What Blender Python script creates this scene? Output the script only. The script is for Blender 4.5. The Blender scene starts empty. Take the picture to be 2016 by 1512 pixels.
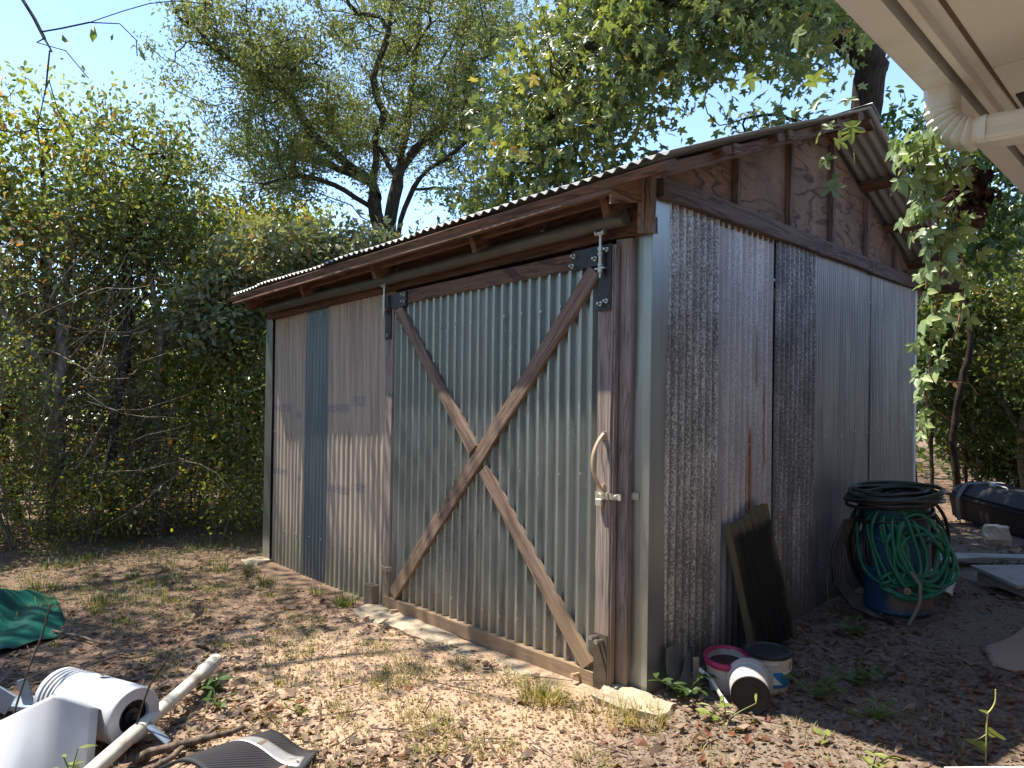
import bpy, bmesh, math, random
import numpy as np
from mathutils import Matrix, Vector, noise as mnoise
rs = np.random.RandomState(7)
random.seed(7)
SC = bpy.context.scene
COL = SC.collection

# ------------------------------------------------------------------ camera, sky, sun, exposure
cam = bpy.data.cameras.new('camera'); camo = bpy.data.objects.new('camera', cam); COL.objects.link(camo)
cam.sensor_width = 36.0; cam.lens = 23.54; cam.clip_end = 400; cam.clip_start = 0.05
yaw, pit, rol = math.radians(46.6734), math.radians(1.6717), math.radians(-0.381)
F = Vector((-math.sin(yaw)*math.cos(pit), math.cos(yaw)*math.cos(pit), math.sin(pit)))
RT0 = Vector((math.cos(yaw), math.sin(yaw), 0)); UP0 = RT0.cross(F)
RT = RT0*math.cos(rol)+UP0*math.sin(rol); UP = -RT0*math.sin(rol)+UP0*math.cos(rol)
CAM = Vector((1.9941, -2.7812, 1.4311))
camo.matrix_world = Matrix(((RT.x, UP.x, -F.x, CAM.x), (RT.y, UP.y, -F.y, CAM.y), (RT.z, UP.z, -F.z, CAM.z), (0, 0, 0, 1)))
SC.camera = camo
SUN = Vector((-0.36, -0.25, 1.0)).normalized()
w = bpy.data.worlds.new('World'); SC.world = w; w.use_nodes = True
wn = w.node_tree.nodes; wl = w.node_tree.links
sky = wn.new('ShaderNodeTexSky'); sky.sky_type = 'NISHITA'; sky.sun_disc = False
sky.sun_elevation = math.asin(SUN.z); sky.sun_rotation = math.atan2(SUN.x, SUN.y) % (2*math.pi)
sky.air_density = 0.8; sky.dust_density = 0.0; sky.ozone_density = 1.6
wl.new(sky.outputs[0], wn['Background'].inputs[0]); wn['Background'].inputs[1].default_value = 0.15
sl = bpy.data.lights.new('sun', 'SUN'); sl.energy = 3.8; sl.angle = math.radians(0.55); sl.color = (1.0, 0.91, 0.77)
so = bpy.data.objects.new('sun', sl); COL.objects.link(so)
so.rotation_euler = (-SUN).to_track_quat('-Z', 'Y').to_euler()
SC.view_settings.view_transform = 'Standard'; SC.view_settings.look = 'None'
SC.view_settings.exposure = 1.62; SC.view_settings.gamma = 1.0; SC.view_settings.use_curve_mapping = False
SC.cycles.max_bounces = 10; SC.cycles.diffuse_bounces = 6; SC.cycles.glossy_bounces = 3
SC.cycles.transmission_bounces = 4; SC.cycles.transparent_max_bounces = 6
SC.cycles.use_denoising = True

# ------------------------------------------------------------------ object helpers
WM = {}
def place(o, parent=None, M=None):
    M = M if M is not None else Matrix.Identity(4)
    WM[o] = M
    if parent is not None:
        o.parent = parent
        o.matrix_basis = WM[parent].inverted() @ M
    else:
        o.matrix_basis = M
    COL.objects.link(o)
    return o
def tag(o, label=None, cat=None, group=None, kind=None):
    if label: o['label'] = label
    if cat: o['category'] = cat
    if group: o['group'] = group
    if kind: o['kind'] = kind
    return o
def thing(name, label, cat, loc=(0, 0, 0), group=None):
    o = bpy.data.objects.new(name, None); o.empty_display_size = 0.1
    place(o, None, Matrix.Translation(Vector(loc)))
    return tag(o, label, cat, group)
def group_part(name, parent):
    o = bpy.data.objects.new(name, None); o.empty_display_size = 0.1
    return place(o, parent, WM[parent].copy())

def np_mesh(name, V, tris=None, quads=None, smooth=False):
    me = bpy.data.meshes.new(name)
    V = np.asarray(V, np.float32)
    loops = []; starts = []; n = 0
    if tris is not None and len(tris):
        t = np.asarray(tris, np.int32).reshape(-1, 3); loops.append(t.ravel())
        starts.append(np.arange(len(t), dtype=np.int32)*3+n); n += len(t)*3
    if quads is not None and len(quads):
        q = np.asarray(quads, np.int32).reshape(-1, 4); loops.append(q.ravel())
        starts.append(np.arange(len(q), dtype=np.int32)*4+n); n += len(q)*4
    L = np.concatenate(loops); S = np.concatenate(starts)
    me.vertices.add(len(V)); me.vertices.foreach_set('co', V.ravel())
    me.loops.add(len(L)); me.loops.foreach_set('vertex_index', L)
    me.polygons.add(len(S)); me.polygons.foreach_set('loop_start', S)
    me.polygons.foreach_set('use_smooth', np.full(len(S), smooth))
    me.update(calc_edges=True)
    return me
def mesh_obj(name, me, mat, parent=None, M=None):
    o = bpy.data.objects.new(name, me)
    if mat is not None and not me.materials: me.materials.append(mat)
    return place(o, parent, M)

class MB:
    """collects polygons, links them as one mesh object"""
    def __init__(s): s.v = []; s.f = []; s.sm = []
    def add(s, vs, fs, smooth=False):
        b = len(s.v); s.v += [tuple(p) for p in vs]
        s.f += [tuple(i+b for i in f) for f in fs]; s.sm += [smooth]*len(fs)
        return s
    def box(s, c, d, M=None, ch=0.0):
        hx, hy, hz = d[0]/2, d[1]/2, d[2]/2
        vs = []
        if ch <= 0:
            P = [(-hx, -hy), (hx, -hy), (hx, hy), (-hx, hy)]
        else:
            P = [(-hx+ch, -hy), (hx-ch, -hy), (hx, -hy+ch), (hx, hy-ch), (hx-ch, hy), (-hx+ch, hy), (-hx, hy-ch), (-hx, -hy+ch)]
        n = len(P)
        lev = [(-hz, 1)] if ch <= 0 else [(-hz, 1), ]
        Z = [-hz, hz] if ch <= 0 else [-hz, -hz+ch, hz-ch, hz]
        for k, z in enumerate(Z):
            sc = 1.0
            for (x, y) in P:
                if ch > 0 and k in (0, 3):
                    x2 = math.copysign(max(abs(x)-ch*.8, 0), x); y2 = math.copysign(max(abs(y)-ch*.8, 0), y)
                    vs.append((x2, y2, z))
                else: vs.append((x, y, z))
        fs = [tuple(range(n-1, -1, -1))]
        for k in range(len(Z)-1):
            for i in range(n):
                j = (i+1) % n
                fs.append((k*n+i, k*n+j, (k+1)*n+j, (k+1)*n+i))
        fs.append(tuple((len(Z)-1)*n+i for i in range(n)))
        Mt = Matrix.Translation(Vector(c))
        if M is not None: Mt = Mt @ M
        return s.add([Mt @ Vector(v) for v in vs], fs)
    def tube(s, pts, r, n=8, caps=True, sec=None, smooth=True, up=None):
        pts = [Vector(p) for p in pts]; m = len(pts)
        rr = r if isinstance(r, (list, tuple)) else [r]*m
        vs = []; prev = Vector(up) if up else None
        for i, p in enumerate(pts):
            t = (pts[min(i+1, m-1)]-pts[max(i-1, 0)]).normalized()
            if prev is None:
                prev = Vector((0, 0, 1)) if abs(t.z) < .9 else Vector((1, 0, 0))
            a = (prev - t*prev.dot(t))
            if a.length < 1e-6: a = Vector((1, 0, 0)) - t*t.x
            a.normalize(); b = t.cross(a); prev = a
            for k in range(n):
                if sec: cx, cy = sec[k]
                else: cx, cy = math.cos(2*math.pi*k/n), math.sin(2*math.pi*k/n)
                vs.append(p + (a*cx + b*cy)*rr[i])
        fs = []
        for i in range(m-1):
            for k in range(n):
                j = (k+1) % n
                fs.append((i*n+k, i*n+j, (i+1)*n+j, (i+1)*n+k))
        s.add(vs, fs, smooth)
        if caps:
            s.add(vs[:n], [tuple(range(n-1, -1, -1))]); s.add(vs[-n:], [tuple(range(n))])
        return s
    def ring(s, c, R, r, M=None, n=32, k=6, sx=1, sy=1, wob=0, ph=0):
        pts = []
        Mt = Matrix.Translation(Vector(c)) @ (M if M is not None else Matrix.Identity(4))
        for i in range(n+1):
            a = 2*math.pi*i/n
            pts.append(Mt @ Vector((R*sx*math.cos(a)*(1+wob*math.sin(3*a+ph)), R*sy*math.sin(a)*(1+wob*math.cos(2*a+ph)), wob*R*.6*math.sin(2*a+ph))))
        return s.tube(pts, r, k, caps=False)
    def lathe(s, prof, n=28, M=None, smooth=True, cap0=True, cap1=True):
        M = M if M is not None else Matrix.Identity(4)
        vs = []
        for (r, z) in prof:
            for k in range(n):
                a = 2*math.pi*k/n; vs.append(M @ Vector((r*math.cos(a), r*math.sin(a), z)))
        m = len(prof)
        for i in range(m-1):     # split bands so that creases stay crisp
            b = [vs[i*n+k] for k in range(n)]+[vs[(i+1)*n+k] for k in range(n)]
            s.add(b, [(k, (k+1) % n, n+(k+1) % n, n+k) for k in range(n)], smooth)
        if cap0: s.add(vs[:n], [tuple(range(n-1, -1, -1))])
        if cap1: s.add(vs[-n:], [tuple(range(n))])
        return s
    def obj(s, name, mat, parent=None, M=None):
        me = bpy.data.meshes.new(name); me.from_pydata([tuple(v) for v in s.v], [], s.f); me.update()
        me.polygons.foreach_set('use_smooth', s.sm)
        me.materials.append(mat)
        return place(bpy.data.objects.new(name, me), parent, M)

def frame(o, x, y, z):
    return Matrix(((x[0], y[0], z[0], o[0]), (x[1], y[1], z[1], o[1]), (x[2], y[2], z[2], o[2]), (0, 0, 0, 1)))

def board(name, p0, p1, wd, th, nrm, mat, parent, seg=7, jit=0.0018, ch=0.003):
    """a plank from p0 to p1 (centre line of its outer face), outer face towards nrm; local X runs along the grain"""
    p0 = Vector(p0); p1 = Vector(p1); x = (p1-p0); L = x.length; x.normalize()
    z = Vector(nrm); z = (z - x*z.dot(x)).normalized(); y = z.cross(x)
    M = frame(p0, x, y, z)
    h = wd/2
    P = [(-h+ch, -th), (h-ch, -th), (h, -th+ch), (h, -ch), (h-ch, 0), (-h+ch, 0), (-h, -ch), (-h, -th+ch)]
    vs = []; n = 8
    for i in range(seg+1):
        for (a, b) in P:
            vs.append((L*i/seg+(random.uniform(-1, 1)*jit if i in (0, seg) else 0), a+random.uniform(-1, 1)*jit, b+random.uniform(-1, 1)*jit*.6))
    fs = [tuple(range(n-1, -1, -1)), tuple(seg*n+i for i in range(n))]
    for i in range(seg):
        for k in range(n):
            j = (k+1) % n; fs.append((i*n+k, i*n+j, (i+1)*n+j, (i+1)*n+k))
    mb = MB().add(vs, fs)
    return mb.obj(name, mat, parent, M)

def corr(name, u0, u1, zb, zt, pitch, depth, prof, mat, parent, M, shear=(0, 0), per=8, rows=7, wav=0.002, off=0.0, th=0.0016, seed=0):
    """corrugated sheet: local X across, Z up, Y inward (the face that shows looks along -Y)"""
    r = np.random.RandomState(seed+11)
    nu = max(4, int((u1-u0)/pitch*per)); U = np.linspace(u0, u1, nu+1)
    fz = zt if callable(zt) else (lambda u: zt)
    fb = zb if callable(zb) else (lambda u: zb)
    ph = U/pitch*2*np.pi
    if prof == 'sine': D = np.cos(ph)*depth/2
    elif prof == 'rib': D = np.clip(np.cos(ph)*2.8-1.1, -1, 1)*depth/2
    elif prof == 'flat': D = np.zeros_like(U)
    else: D = np.cos(ph)*depth/2
    Vs = []
    T = np.linspace(0, 1, rows+1)
    ax, ay = r.uniform(0, 6, 2)
    for t in T:
        z = np.array([fb(u)+(fz(u)-fb(u))*t for u in U])
        wv = wav*(np.sin(z*2.3+ax+U*1.7)+.6*np.sin(U*7+ay+z*1.1))
        x = U+shear[0]*z; y = -D+wv+shear[1]*z-off
        Vs.append(np.stack([x, y, z], 1))
    G = np.array(Vs)                       # rows+1, nu+1, 3
    B = G.copy(); B[:, :, 1] += th
    n = nu+1
    idx = np.arange((rows+1)*n).reshape(rows+1, n)
    q = np.stack([idx[:-1, :-1], idx[:-1, 1:], idx[1:, 1:], idx[1:, :-1]], -1).reshape(-1, 4)
    N = (rows+1)*n
    V = [G.reshape(-1, 3), B.reshape(-1, 3)]; Q = [q, q[:, ::-1]+N]
    base = 2*N
    def strip(a, b):
        nonlocal base
        m = len(a); V.append(a); V.append(b)
        i = np.arange(m-1); Q.append(np.stack([base+i, base+m+i, base+m+i+1, base+i+1], -1)); base += 2*m
    strip(G[0], B[0]); strip(B[-1], G[-1]); strip(B[:, 0], G[:, 0]); strip(G[:, -1], B[:, -1])
    me = np_mesh(name, np.concatenate(V), quads=np.concatenate(Q), smooth=(prof != 'rib'))
    return mesh_obj(name, me, mat, parent, M)

# ------------------------------------------------------------------ material helpers
class NG:
    def __init__(s, name):
        s.m = bpy.data.materials.new(name); s.m.use_nodes = True
        s.t = s.m.node_tree; s.b = s.t.nodes['Principled BSDF']; s.out = s.t.nodes['Material Output']
        s._oc = None
    def n(s, typ, **kw):
        nd = s.t.nodes.new(typ)
        for k, v in kw.items(): setattr(nd, k, v)
        return nd
    def put(s, sock, v):
        if hasattr(v, 'links') or isinstance(v, bpy.types.NodeSocket): s.t.links.new(v, sock)
        else: sock.default_value = v
    def coord(s, rnd=True):
        if s._oc is None:
            c = s.n('ShaderNodeTexCoord').outputs['Object']
            if rnd:
                oi = s.n('ShaderNodeObjectInfo').outputs['Random']
                mul = s.math('MULTIPLY', oi, 37.0)
                va = s.n('ShaderNodeVectorMath', operation='ADD'); s.put(va.inputs[0], c)
                cx = s.n('ShaderNodeCombineXYZ'); s.put(cx.inputs[0], mul); s.put(cx.inputs[1], mul); s.put(cx.inputs[2], mul)
                s.put(va.inputs[1], cx.outputs[0]); c = va.outputs[0]
            s._oc = c
        return s._oc
    def raw(s): return s.n('ShaderNodeTexCoord').outputs['Object']
    def map(s, vec, scale=(1, 1, 1), loc=(0, 0, 0)):
        mp = s.n('ShaderNodeMapping'); s.put(mp.inputs['Vector'], vec)
        mp.inputs['Scale'].default_value = scale; mp.inputs['Location'].default_value = loc
        return mp.outputs[0]
    def noise(s, vec, scale, det=4, ro=.55, dist=0, col=False):
        nd = s.n('ShaderNodeTexNoise'); s.put(nd.inputs['Vector'], vec)
        nd.inputs['Scale'].default_value = scale; nd.inputs['Detail'].default_value = det
        nd.inputs['Roughness'].default_value = ro; nd.inputs['Distortion'].default_value = dist
        return nd.outputs['Color' if col else 'Fac']
    def vor(s, vec, scale, feat='F1', out='Distance'):
        nd = s.n('ShaderNodeTexVoronoi', feature=feat); s.put(nd.inputs['Vector'], vec); nd.inputs['Scale'].default_value = scale
        return nd.outputs[out]
    def math(s, op, a, b=0.0, clamp=False):
        nd = s.n('ShaderNodeMath', operation=op, use_clamp=clamp); s.put(nd.inputs[0], a); s.put(nd.inputs[1], b)
        return nd.outputs[0]
    def ramp(s, f, st, interp='LINEAR'):
        nd = s.n('ShaderNodeValToRGB'); s.put(nd.inputs[0], f); cr = nd.color_ramp; cr.interpolation = interp
        while len(cr.elements) < len(st): cr.elements.new(.5)
        for e, (p, c) in zip(cr.elements, st):
            e.position = p; e.color = (c, c, c, 1) if not isinstance(c, (tuple, list)) else (*c, 1)
        return nd.outputs[0]
    def mix(s, f, a, b, mode='MIX'):
        nd = s.n('ShaderNodeMix', data_type='RGBA', blend_type=mode)
        s.put(nd.inputs[0], f)
        s.put(nd.inputs[6], a if not isinstance(a, tuple) else (*a, 1)); s.put(nd.inputs[7], b if not isinstance(b, tuple) else (*b, 1))
        return nd.outputs[2]
    def sep(s, vec):
        nd = s.n('ShaderNodeSeparateXYZ'); s.put(nd.inputs[0], vec); return nd.outputs
    def bump(s, h, st=.3, d=.01):
        nd = s.n('ShaderNodeBump'); nd.inputs['Strength'].default_value = st; nd.inputs['Distance'].default_value = d
        s.put(nd.inputs['Height'], h); s.put(s.b.inputs['Normal'], nd.outputs[0]); return nd.outputs[0]
    def set(s, **kw):
        mp = dict(col='Base Color', rough='Roughness', metal='Metallic', spec='Specular IOR Level', coat='Coat Weight')
        for k, v in kw.items(): s.put(s.b.inputs[mp[k]], (*v, 1) if isinstance(v, tuple) and len(v) == 3 else v)
        return s
    def band(s, v, a, b, soft=.01):
        lo = s.n('ShaderNodeMapRange', interpolation_type='SMOOTHSTEP'); s.put(lo.inputs[0], v)
        lo.inputs[1].default_value = a-soft; lo.inputs[2].default_value = a+soft
        hi = s.n('ShaderNodeMapRange', interpolation_type='SMOOTHSTEP'); s.put(hi.inputs[0], v)
        hi.inputs[1].default_value = b-soft; hi.inputs[2].default_value = b+soft
        return s.math('MULTIPLY', lo.outputs[0], s.math('SUBTRACT', 1.0, hi.outputs[0]))

def wood(name, dark, mid, light, grain=1.0, rough=.8, dirt=None, bump=.35):
    g = NG(name); c = g.coord()
    rings = g.noise(g.map(c, (.55, 7*grain, 7*grain)), 2.2, 3, .6, .9)
    lines = g.math('PINGPONG', g.math('MULTIPLY', rings, 9.0), 1.0)
    fib = g.noise(g.map(c, (5, 190, 190)), 1.0, 5, .7)
    big = g.noise(g.map(c, (1.2, 6, 6)), 1.3, 4, .6)
    a = g.mix(big, mid, light)
    a = g.mix(g.ramp(lines, [(0.0, .75), (.34, .12), (1, 0)]), a, dark)
    a = g.mix(g.ramp(fib, [(.36, .65), (.55, 0)]), a, dark)
    a = g.mix(g.ramp(g.noise(g.map(c, (3, 22, 22)), 1.7, 5, .7), [(.60, 0), (.75, .6)]), a, tuple(min(1, x*1.25) for x in light))
    kn = g.vor(g.map(c, (1.5, 7, 7)), 1.0)
    a = g.mix(g.ramp(kn, [(.05, .85), (.11, 0)]), a, tuple(x*.6 for x in dark))
    if dirt:
        z = g.sep(g.n('ShaderNodeNewGeometry').outputs['Position'])[2]
        zz = g.math('ADD', z, g.math('MULTIPLY', g.math('SUBTRACT', g.noise(c, 6, 4), .5), .35))
        a = g.mix(g.math('SUBTRACT', .8, g.band(zz, .35, 9, .25)), a, dirt)
    g.set(col=a, rough=rough, spec=.25)
    g.bump(g.math('ADD', g.math('MULTIPLY', fib, .7), g.math('MULTIPLY', lines, .4)), bump, .004)
    return g.m

def galv(name, base, dark, rough=.42, metal=.75, streak=.5, dirt=(.20, .17, .12), dirt_h=.25, spangle=0):
    g = NG(name); c = g.raw()
    st = g.noise(g.map(c, (26, 26, .9)), 1.0, 5, .65)
    bl = g.noise(g.map(c, (2, 2, 1.2)), 1.4, 4, .6)
    a = g.mix(g.ramp(st, [(.35, streak), (.62, 0)]), base, dark)
    a = g.mix(g.ramp(bl, [(.42, 0), (.7, .5)]), a, tuple(x*.75 for x in base))
    a = g.mix(g.ramp(g.noise(g.map(c, (70, 70, 9)), 1.0, 3, .6), [(.66, 0), (.74, .5)]), a, tuple(min(1, x*1.3) for x in base))
    z = g.sep(g.n('ShaderNodeNewGeometry').outputs['Position'])[2]
    zz = g.math('ADD', z, g.math('MULTIPLY', g.math('SUBTRACT', g.noise(g.map(c, (9, 9, 3)), 1.5, 4), .5), dirt_h*1.8))
    d = g.math('SUBTRACT', 1.0, g.band(zz, dirt_h*.6, 99, dirt_h*.7))
    a = g.mix(g.math('MULTIPLY', d, .85), a, dirt)
    g.set(col=a, rough=g.math('ADD', rough-.08, g.math('MULTIPLY', bl, .22)), metal=g.math('MULTIPLY', metal, g.math('SUBTRACT', 1.0, g.math('MULTIPLY', d, .8))), spec=.5)
    g.bump(bl, .12, .01)
    return g.m

def speckled(name, dark, light, amount=.5, pitch=.068, rust=None, scale=75, strip=None):
    """old hot-dip sheet: pale zinc flecks left on a dark weathered skin, thickest on the ridges, where wear and a painted crest gleam add up"""
    g = NG(name); c = g.raw(); X, Y, Z = g.sep(c)
    n1 = g.noise(g.map(c, (1.0, 1.0, .70)), scale, 4, .68, .15)
    n2 = g.noise(g.map(c, (1, 1, .5)), 5.0, 4, .6)
    rid = g.math('MULTIPLY', g.math('COSINE', g.math('MULTIPLY', X, 2*math.pi/pitch)), .045)  # crests lightened in the colour: zinc wear plus the light they reflect
    f = g.math('ADD', g.math('ADD', n1, rid), g.math('MULTIPLY', g.math('SUBTRACT', n2, .5), .45))
    f = g.math('ADD', f, amount-.5)
    a = g.ramp(f, [(.36, dark), (.48, tuple(x*1.9 for x in dark)), (.57, tuple(x*.55 for x in light)), (.68, light)])
    st = g.noise(g.map(c, (22, 22, .7)), 1.0, 4, .6)
    a = g.mix(g.ramp(st, [(.40, .45), (.6, 0)]), a, tuple(x*1.6 for x in dark))
    if strip:
        m = g.band(X, strip[0], strip[1], .008)
        m = g.math('MULTIPLY', m, g.ramp(g.noise(g.map(c, (25, 25, 4)), 1, 4, .7), [(.35, .25), (.5, 1)]))
        a = g.mix(m, a, (.30, .31, .33))
    rough = .5; metal = .35
    if rust:
        mk = None
        for (u0, u1, z0, z1) in rust:
            wob = g.math('ADD', X, g.math('MULTIPLY', g.math('SUBTRACT', g.noise(g.map(c, (30, 30, 6)), 1, 4, .7), .5), .018))
            zw = g.math('ADD', Z, g.math('MULTIPLY', g.math('SUBTRACT', g.noise(g.map(c, (60, 60, 3)), 1, 3), .5), .35))
            b = g.math('MULTIPLY', g.band(wob, u0, u1, .006), g.band(zw, z0, z1, .05))
            mk = b if mk is None else g.math('MAXIMUM', mk, b)
        rc = g.ramp(g.noise(c, 60, 4, .7), [(.3, (.11, .035, .014)), (.7, (.36, .14, .055))])
        a = g.mix(mk, a, rc); metal = g.math('MULTIPLY', g.math('SUBTRACT', 1.0, mk), .35)
    z = g.sep(g.n('ShaderNodeNewGeometry').outputs['Position'])[2]
    zz = g.math('ADD', z, g.math('MULTIPLY', g.math('SUBTRACT', n2, .5), .5))
    a = g.mix(g.math('MULTIPLY', g.math('SUBTRACT', 1.0, g.band(zz, .22, 99, .22)), .7), a, (.10, .095, .075))
    g.set(col=a, rough=rough, metal=metal, spec=.4); g.bump(n1, .12, .003)
    return g.m

def cream(name):
    g = NG(name); c = g.raw(); X, Y, Z = g.sep(c)
    bl = g.noise(g.map(c, (3, 3, 1.1)), 1.2, 5, .65)
    a = g.mix(bl, (.36, .295, .235), (.46, .385, .31))
    st = g.noise(g.map(c, (34, 34, .7)), 1.0, 5, .65)
    a = g.mix(g.ramp(st, [(.40, .65), (.60, 0)]), a, (.20, .165, .13))
    ink = g.noise(g.map(c, (70, 1, 45)), 1.0, 3, .8)
    mk = None
    for (z0, z1, x0, x1) in [(1.37, 1.44, -4.33, -3.95), (1.31, 1.37, -3.83, -3.70), (1.365, 1.435, -3.20, -2.84), (1.42, 1.50, -2.78, -2.60),
                             (.77, .83, -4.33, -4.02), (.74, .79, -3.82, -3.72), (.70, .77, -3.18, -2.85), (.74, .81, -2.78, -2.58)]:
        b = g.math('MULTIPLY', g.band(Z, z0, z1, .008), g.band(X, x0, x1, .02))
        mk = b if mk is None else g.math('MAXIMUM', mk, b)
    mk = g.math('MULTIPLY', mk, g.ramp(ink, [(.42, .0), (.56, .62)]))
    a = g.mix(mk, a, (.085, .11, .15))
    z = g.sep(g.n('ShaderNodeNewGeometry').outputs['Position'])[2]
    zz = g.math('ADD', z, g.math('MULTIPLY', g.math('SUBTRACT', g.noise(g.map(c, (7, 7, 2)), 1.5, 4), .5), .6))
    a = g.mix(g.math('MULTIPLY', g.math('SUBTRACT', 1.0, g.band(zz, .22, 99, .3)), .75), a, (.17, .16, .11))
    g.set(col=a, rough=.6, spec=.3); g.bump(bl, .1, .01)
    return g.m

def plywood():
    g = NG('plywood'); c = g.coord()
    nz = g.noise(g.map(c, (.8, .8, 3.1)), 1.5, 3, .5, .4)
    ln = g.math('PINGPONG', g.math('MULTIPLY', nz, 15.0), 1.0)
    ln = g.math('ADD', ln, g.math('MULTIPLY', g.noise(g.map(c, (6, 6, 60)), 1, 4, .7), .35))
    bl = g.noise(c, 2.6, 5, .6)
    ft = g.noise(g.map(c, (12, 12, 160)), 1, 4, .7)
    X, Y, Z = g.sep(g.raw())
    a = g.mix(g.ramp(bl, [(.32, 0), (.66, 1)]), (.155, .098, .066), (.285, .185, .122))
    warm = g.math('SUBTRACT', 1.0, g.band(X, .75, 99, .45))
    a = g.mix(g.math('MULTIPLY', warm, .6), a, (.33, .17, .085))
    mk = g.ramp(g.noise(c, 1.1, 2), [(.36, .35), (.52, 1)])
    a = g.mix(g.math('MULTIPLY', g.ramp(ln, [(.10, 1), (.55, 0)]), mk), a, (.030, .019, .014))
    a = g.mix(g.ramp(ft, [(.38, .35), (.55, 0)]), a, (.05, .032, .025))
    a = g.mix(g.ramp(g.noise(c, 4.0, 5, .7), [(.62, 0), (.72, .5)]), a, (.035, .028, .024))
    g.set(col=a, rough=.8, spec=.2); g.bump(ln, .2, .004)
    return g.m

def leafmat(name, stops, trans=.38, rough=.42, spec=.5, hue=.12):
    g = NG(name)
    ri = g.n('ShaderNodeNewGeometry').outputs['Random Per Island']
    a = g.ramp(ri, stops)
    pos = g.n('ShaderNodeNewGeometry').outputs['Position']
    n = g.noise(pos, 1.3, 3, .6)
    a = g.mix(g.ramp(n, [(.3, .0), (.7, 1.0)]), g.mix(1.0, a, (.8, .82, .85), 'MULTIPLY'), a)
    g.set(col=a, rough=rough, spec=spec)
    tr = g.n('ShaderNodeBsdfTranslucent'); g.put(tr.inputs[0], g.mix(1.0, a, (1.6, 1.55, .75), 'MULTIPLY'))
    ms = g.n('ShaderNodeMixShader'); ms.inputs[0].default_value = min(.5, trans+.06)
    g.t.links.new(g.b.outputs[0], ms.inputs[1]); g.t.links.new(tr.outputs[0], ms.inputs[2])
    g.t.links.new(ms.outputs[0], g.out.inputs[0])
    return g.m

def plain(name, col, rough=.5, metal=0, spec=.5, var=.25, scale=9, dirt=None, dthr=(.5, .68), bmp=.06):
    g = NG(name); c = g.coord()
    n = g.noise(c, scale, 5, .65)
    a = g.mix(n, tuple(x*(1-var) for x in col), tuple(min(1, x*(1+var)) for x in col))
    if dirt: a = g.mix(g.ramp(g.noise(c, scale*.55, 6, .7), [(dthr[0], 0), (dthr[1], .85)]), a, dirt)
    g.set(col=a, rough=g.math('ADD', rough-.08, g.math('MULTIPLY', n, .16)), metal=metal, spec=spec); g.bump(n, bmp, .01)
    return g.m

def bark(name, dark, light):
    g = NG(name); c = g.n('ShaderNodeNewGeometry').outputs['Position']
    n = g.noise(g.map(c, (30, 30, 7)), 1, 5, .7)
    li = g.noise(c, 5, 4, .6)
    a = g.mix(g.ramp(n, [(.35, 0), (.65, 1)]), dark, light)
    a = g.mix(g.ramp(li, [(.56, 0), (.7, .5)]), a, tuple(x*1.5 for x in light))
    g.set(col=a, rough=.9, spec=.15); g.bump(n, .6, .02)
    return g.m

MT = {}
MT['stile'] = wood('weathered_stile_wood', (.085, .068, .060), (.235, .190, .168), (.35, .295, .265), 1.0, .85, dirt=(.24, .175, .115))
MT['brace'] = wood('weathered_brace_wood', (.05, .032, .024), (.19, .130, .098), (.29, .215, .165), 1.2, .85, dirt=(.27, .19, .115))
MT['rail'] = wood('door_rail_wood', (.03, .018, .014), (.115, .070, .052), (.19, .125, .095), .55, .8, dirt=(.30, .20, .12))
MT['beam'] = wood('red_brown_beam_wood', (.028, .014, .011), (.105, .052, .036), (.175, .092, .062), .8, .8)
MT['purlin'] = wood('roof_timber_wood', (.032, .016, .011), (.125, .066, .042), (.21, .120, .078), .9, .8)
MT['gboard'] = wood('gable_board_wood', (.028, .020, .017), (.125, .090, .075), (.20, .150, .125), .6, .85)
MT['batten'] = wood('gable_batten_wood', (.03, .02, .016), (.150, .100, .080), (.235, .165, .130), 1.4, .85)
MT['ply'] = plywood()
MT['door_metal'] = galv('door_sheet_metal', (.40, .435, .42), (.23, .26, .262), .27, .74, .5, dirt=(.30, .24, .16), dirt_h=.30)
MT['flash'] = galv('flashing_metal', (.36, .39, .385), (.25, .27, .27), .36, .9, .3, dirt=(.24, .21, .16), dirt_h=.12)
MT['blue'] = galv('blue_grey_sheet', (.165, .205, .225), (.095, .12, .135), .42, .6, .7, dirt=(.10, .11, .10), dirt_h=.2)
MT['cream'] = cream('cream_sheet')
MT['spk1'] = speckled('speckled_sheet', (.095, .096, .092), (.68, .68, .65), .53, .068, scale=105)
MT['spk2'] = speckled('pale_speckled_sheet', (.20, .20, .205), (.60, .60, .60), .58, .068, rust=[(1.000, 1.026, .55, 1.25), (.960, .990, .50, 1.10), (1.08, 1.098, 1.50, 1.86), (1.112, 1.122, 1.60, 1.80), (.612, .630, .4, 1.5), (1.03, 1.04, .9, 1.2), (1.20, 1.21, 1.0, 1.5)], scale=120, strip=(.632, .70))
MT['spk3'] = speckled('dark_speckled_sheet', (.080, .083, .085), (.55, .555, .56), .48, .068, scale=110)
MT['fine'] = galv('fine_ribbed_sheet', (.37, .385, .40), (.17, .185, .20), .36, .62, .8, dirt=(.06, .06, .055), dirt_h=.35)
MT['roof'] = galv('roof_sheet', (.42, .42, .40), (.24, .22, .19), .5, .6, .5, dirt_h=.01)
MT['pipe'] = plain('track_pipe_metal', (.115, .115, .105), .5, .5, .4, .3, 14, dirt=(.10, .07, .05))
MT['black'] = plain('black_paint', (.010, .011, .015), .38, 0, .5, .2, 20)
MT['steel'] = plain('zinc_steel', (.50, .50, .48), .32, .9, .5, .12, 30)
MT['hasp'] = plain('pale_hasp_metal', (.55, .52, .42), .4, .6, .5, .15, 30)
MT['handle'] = plain('tan_handle', (.40, .30, .19), .45, 0, .5, .2, 25)
MT['stone'] = plain('pale_concrete', (.36, .30, .22), .9, 0, .2, .3, 14, dirt=(.16, .12, .08), bmp=.5)
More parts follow.
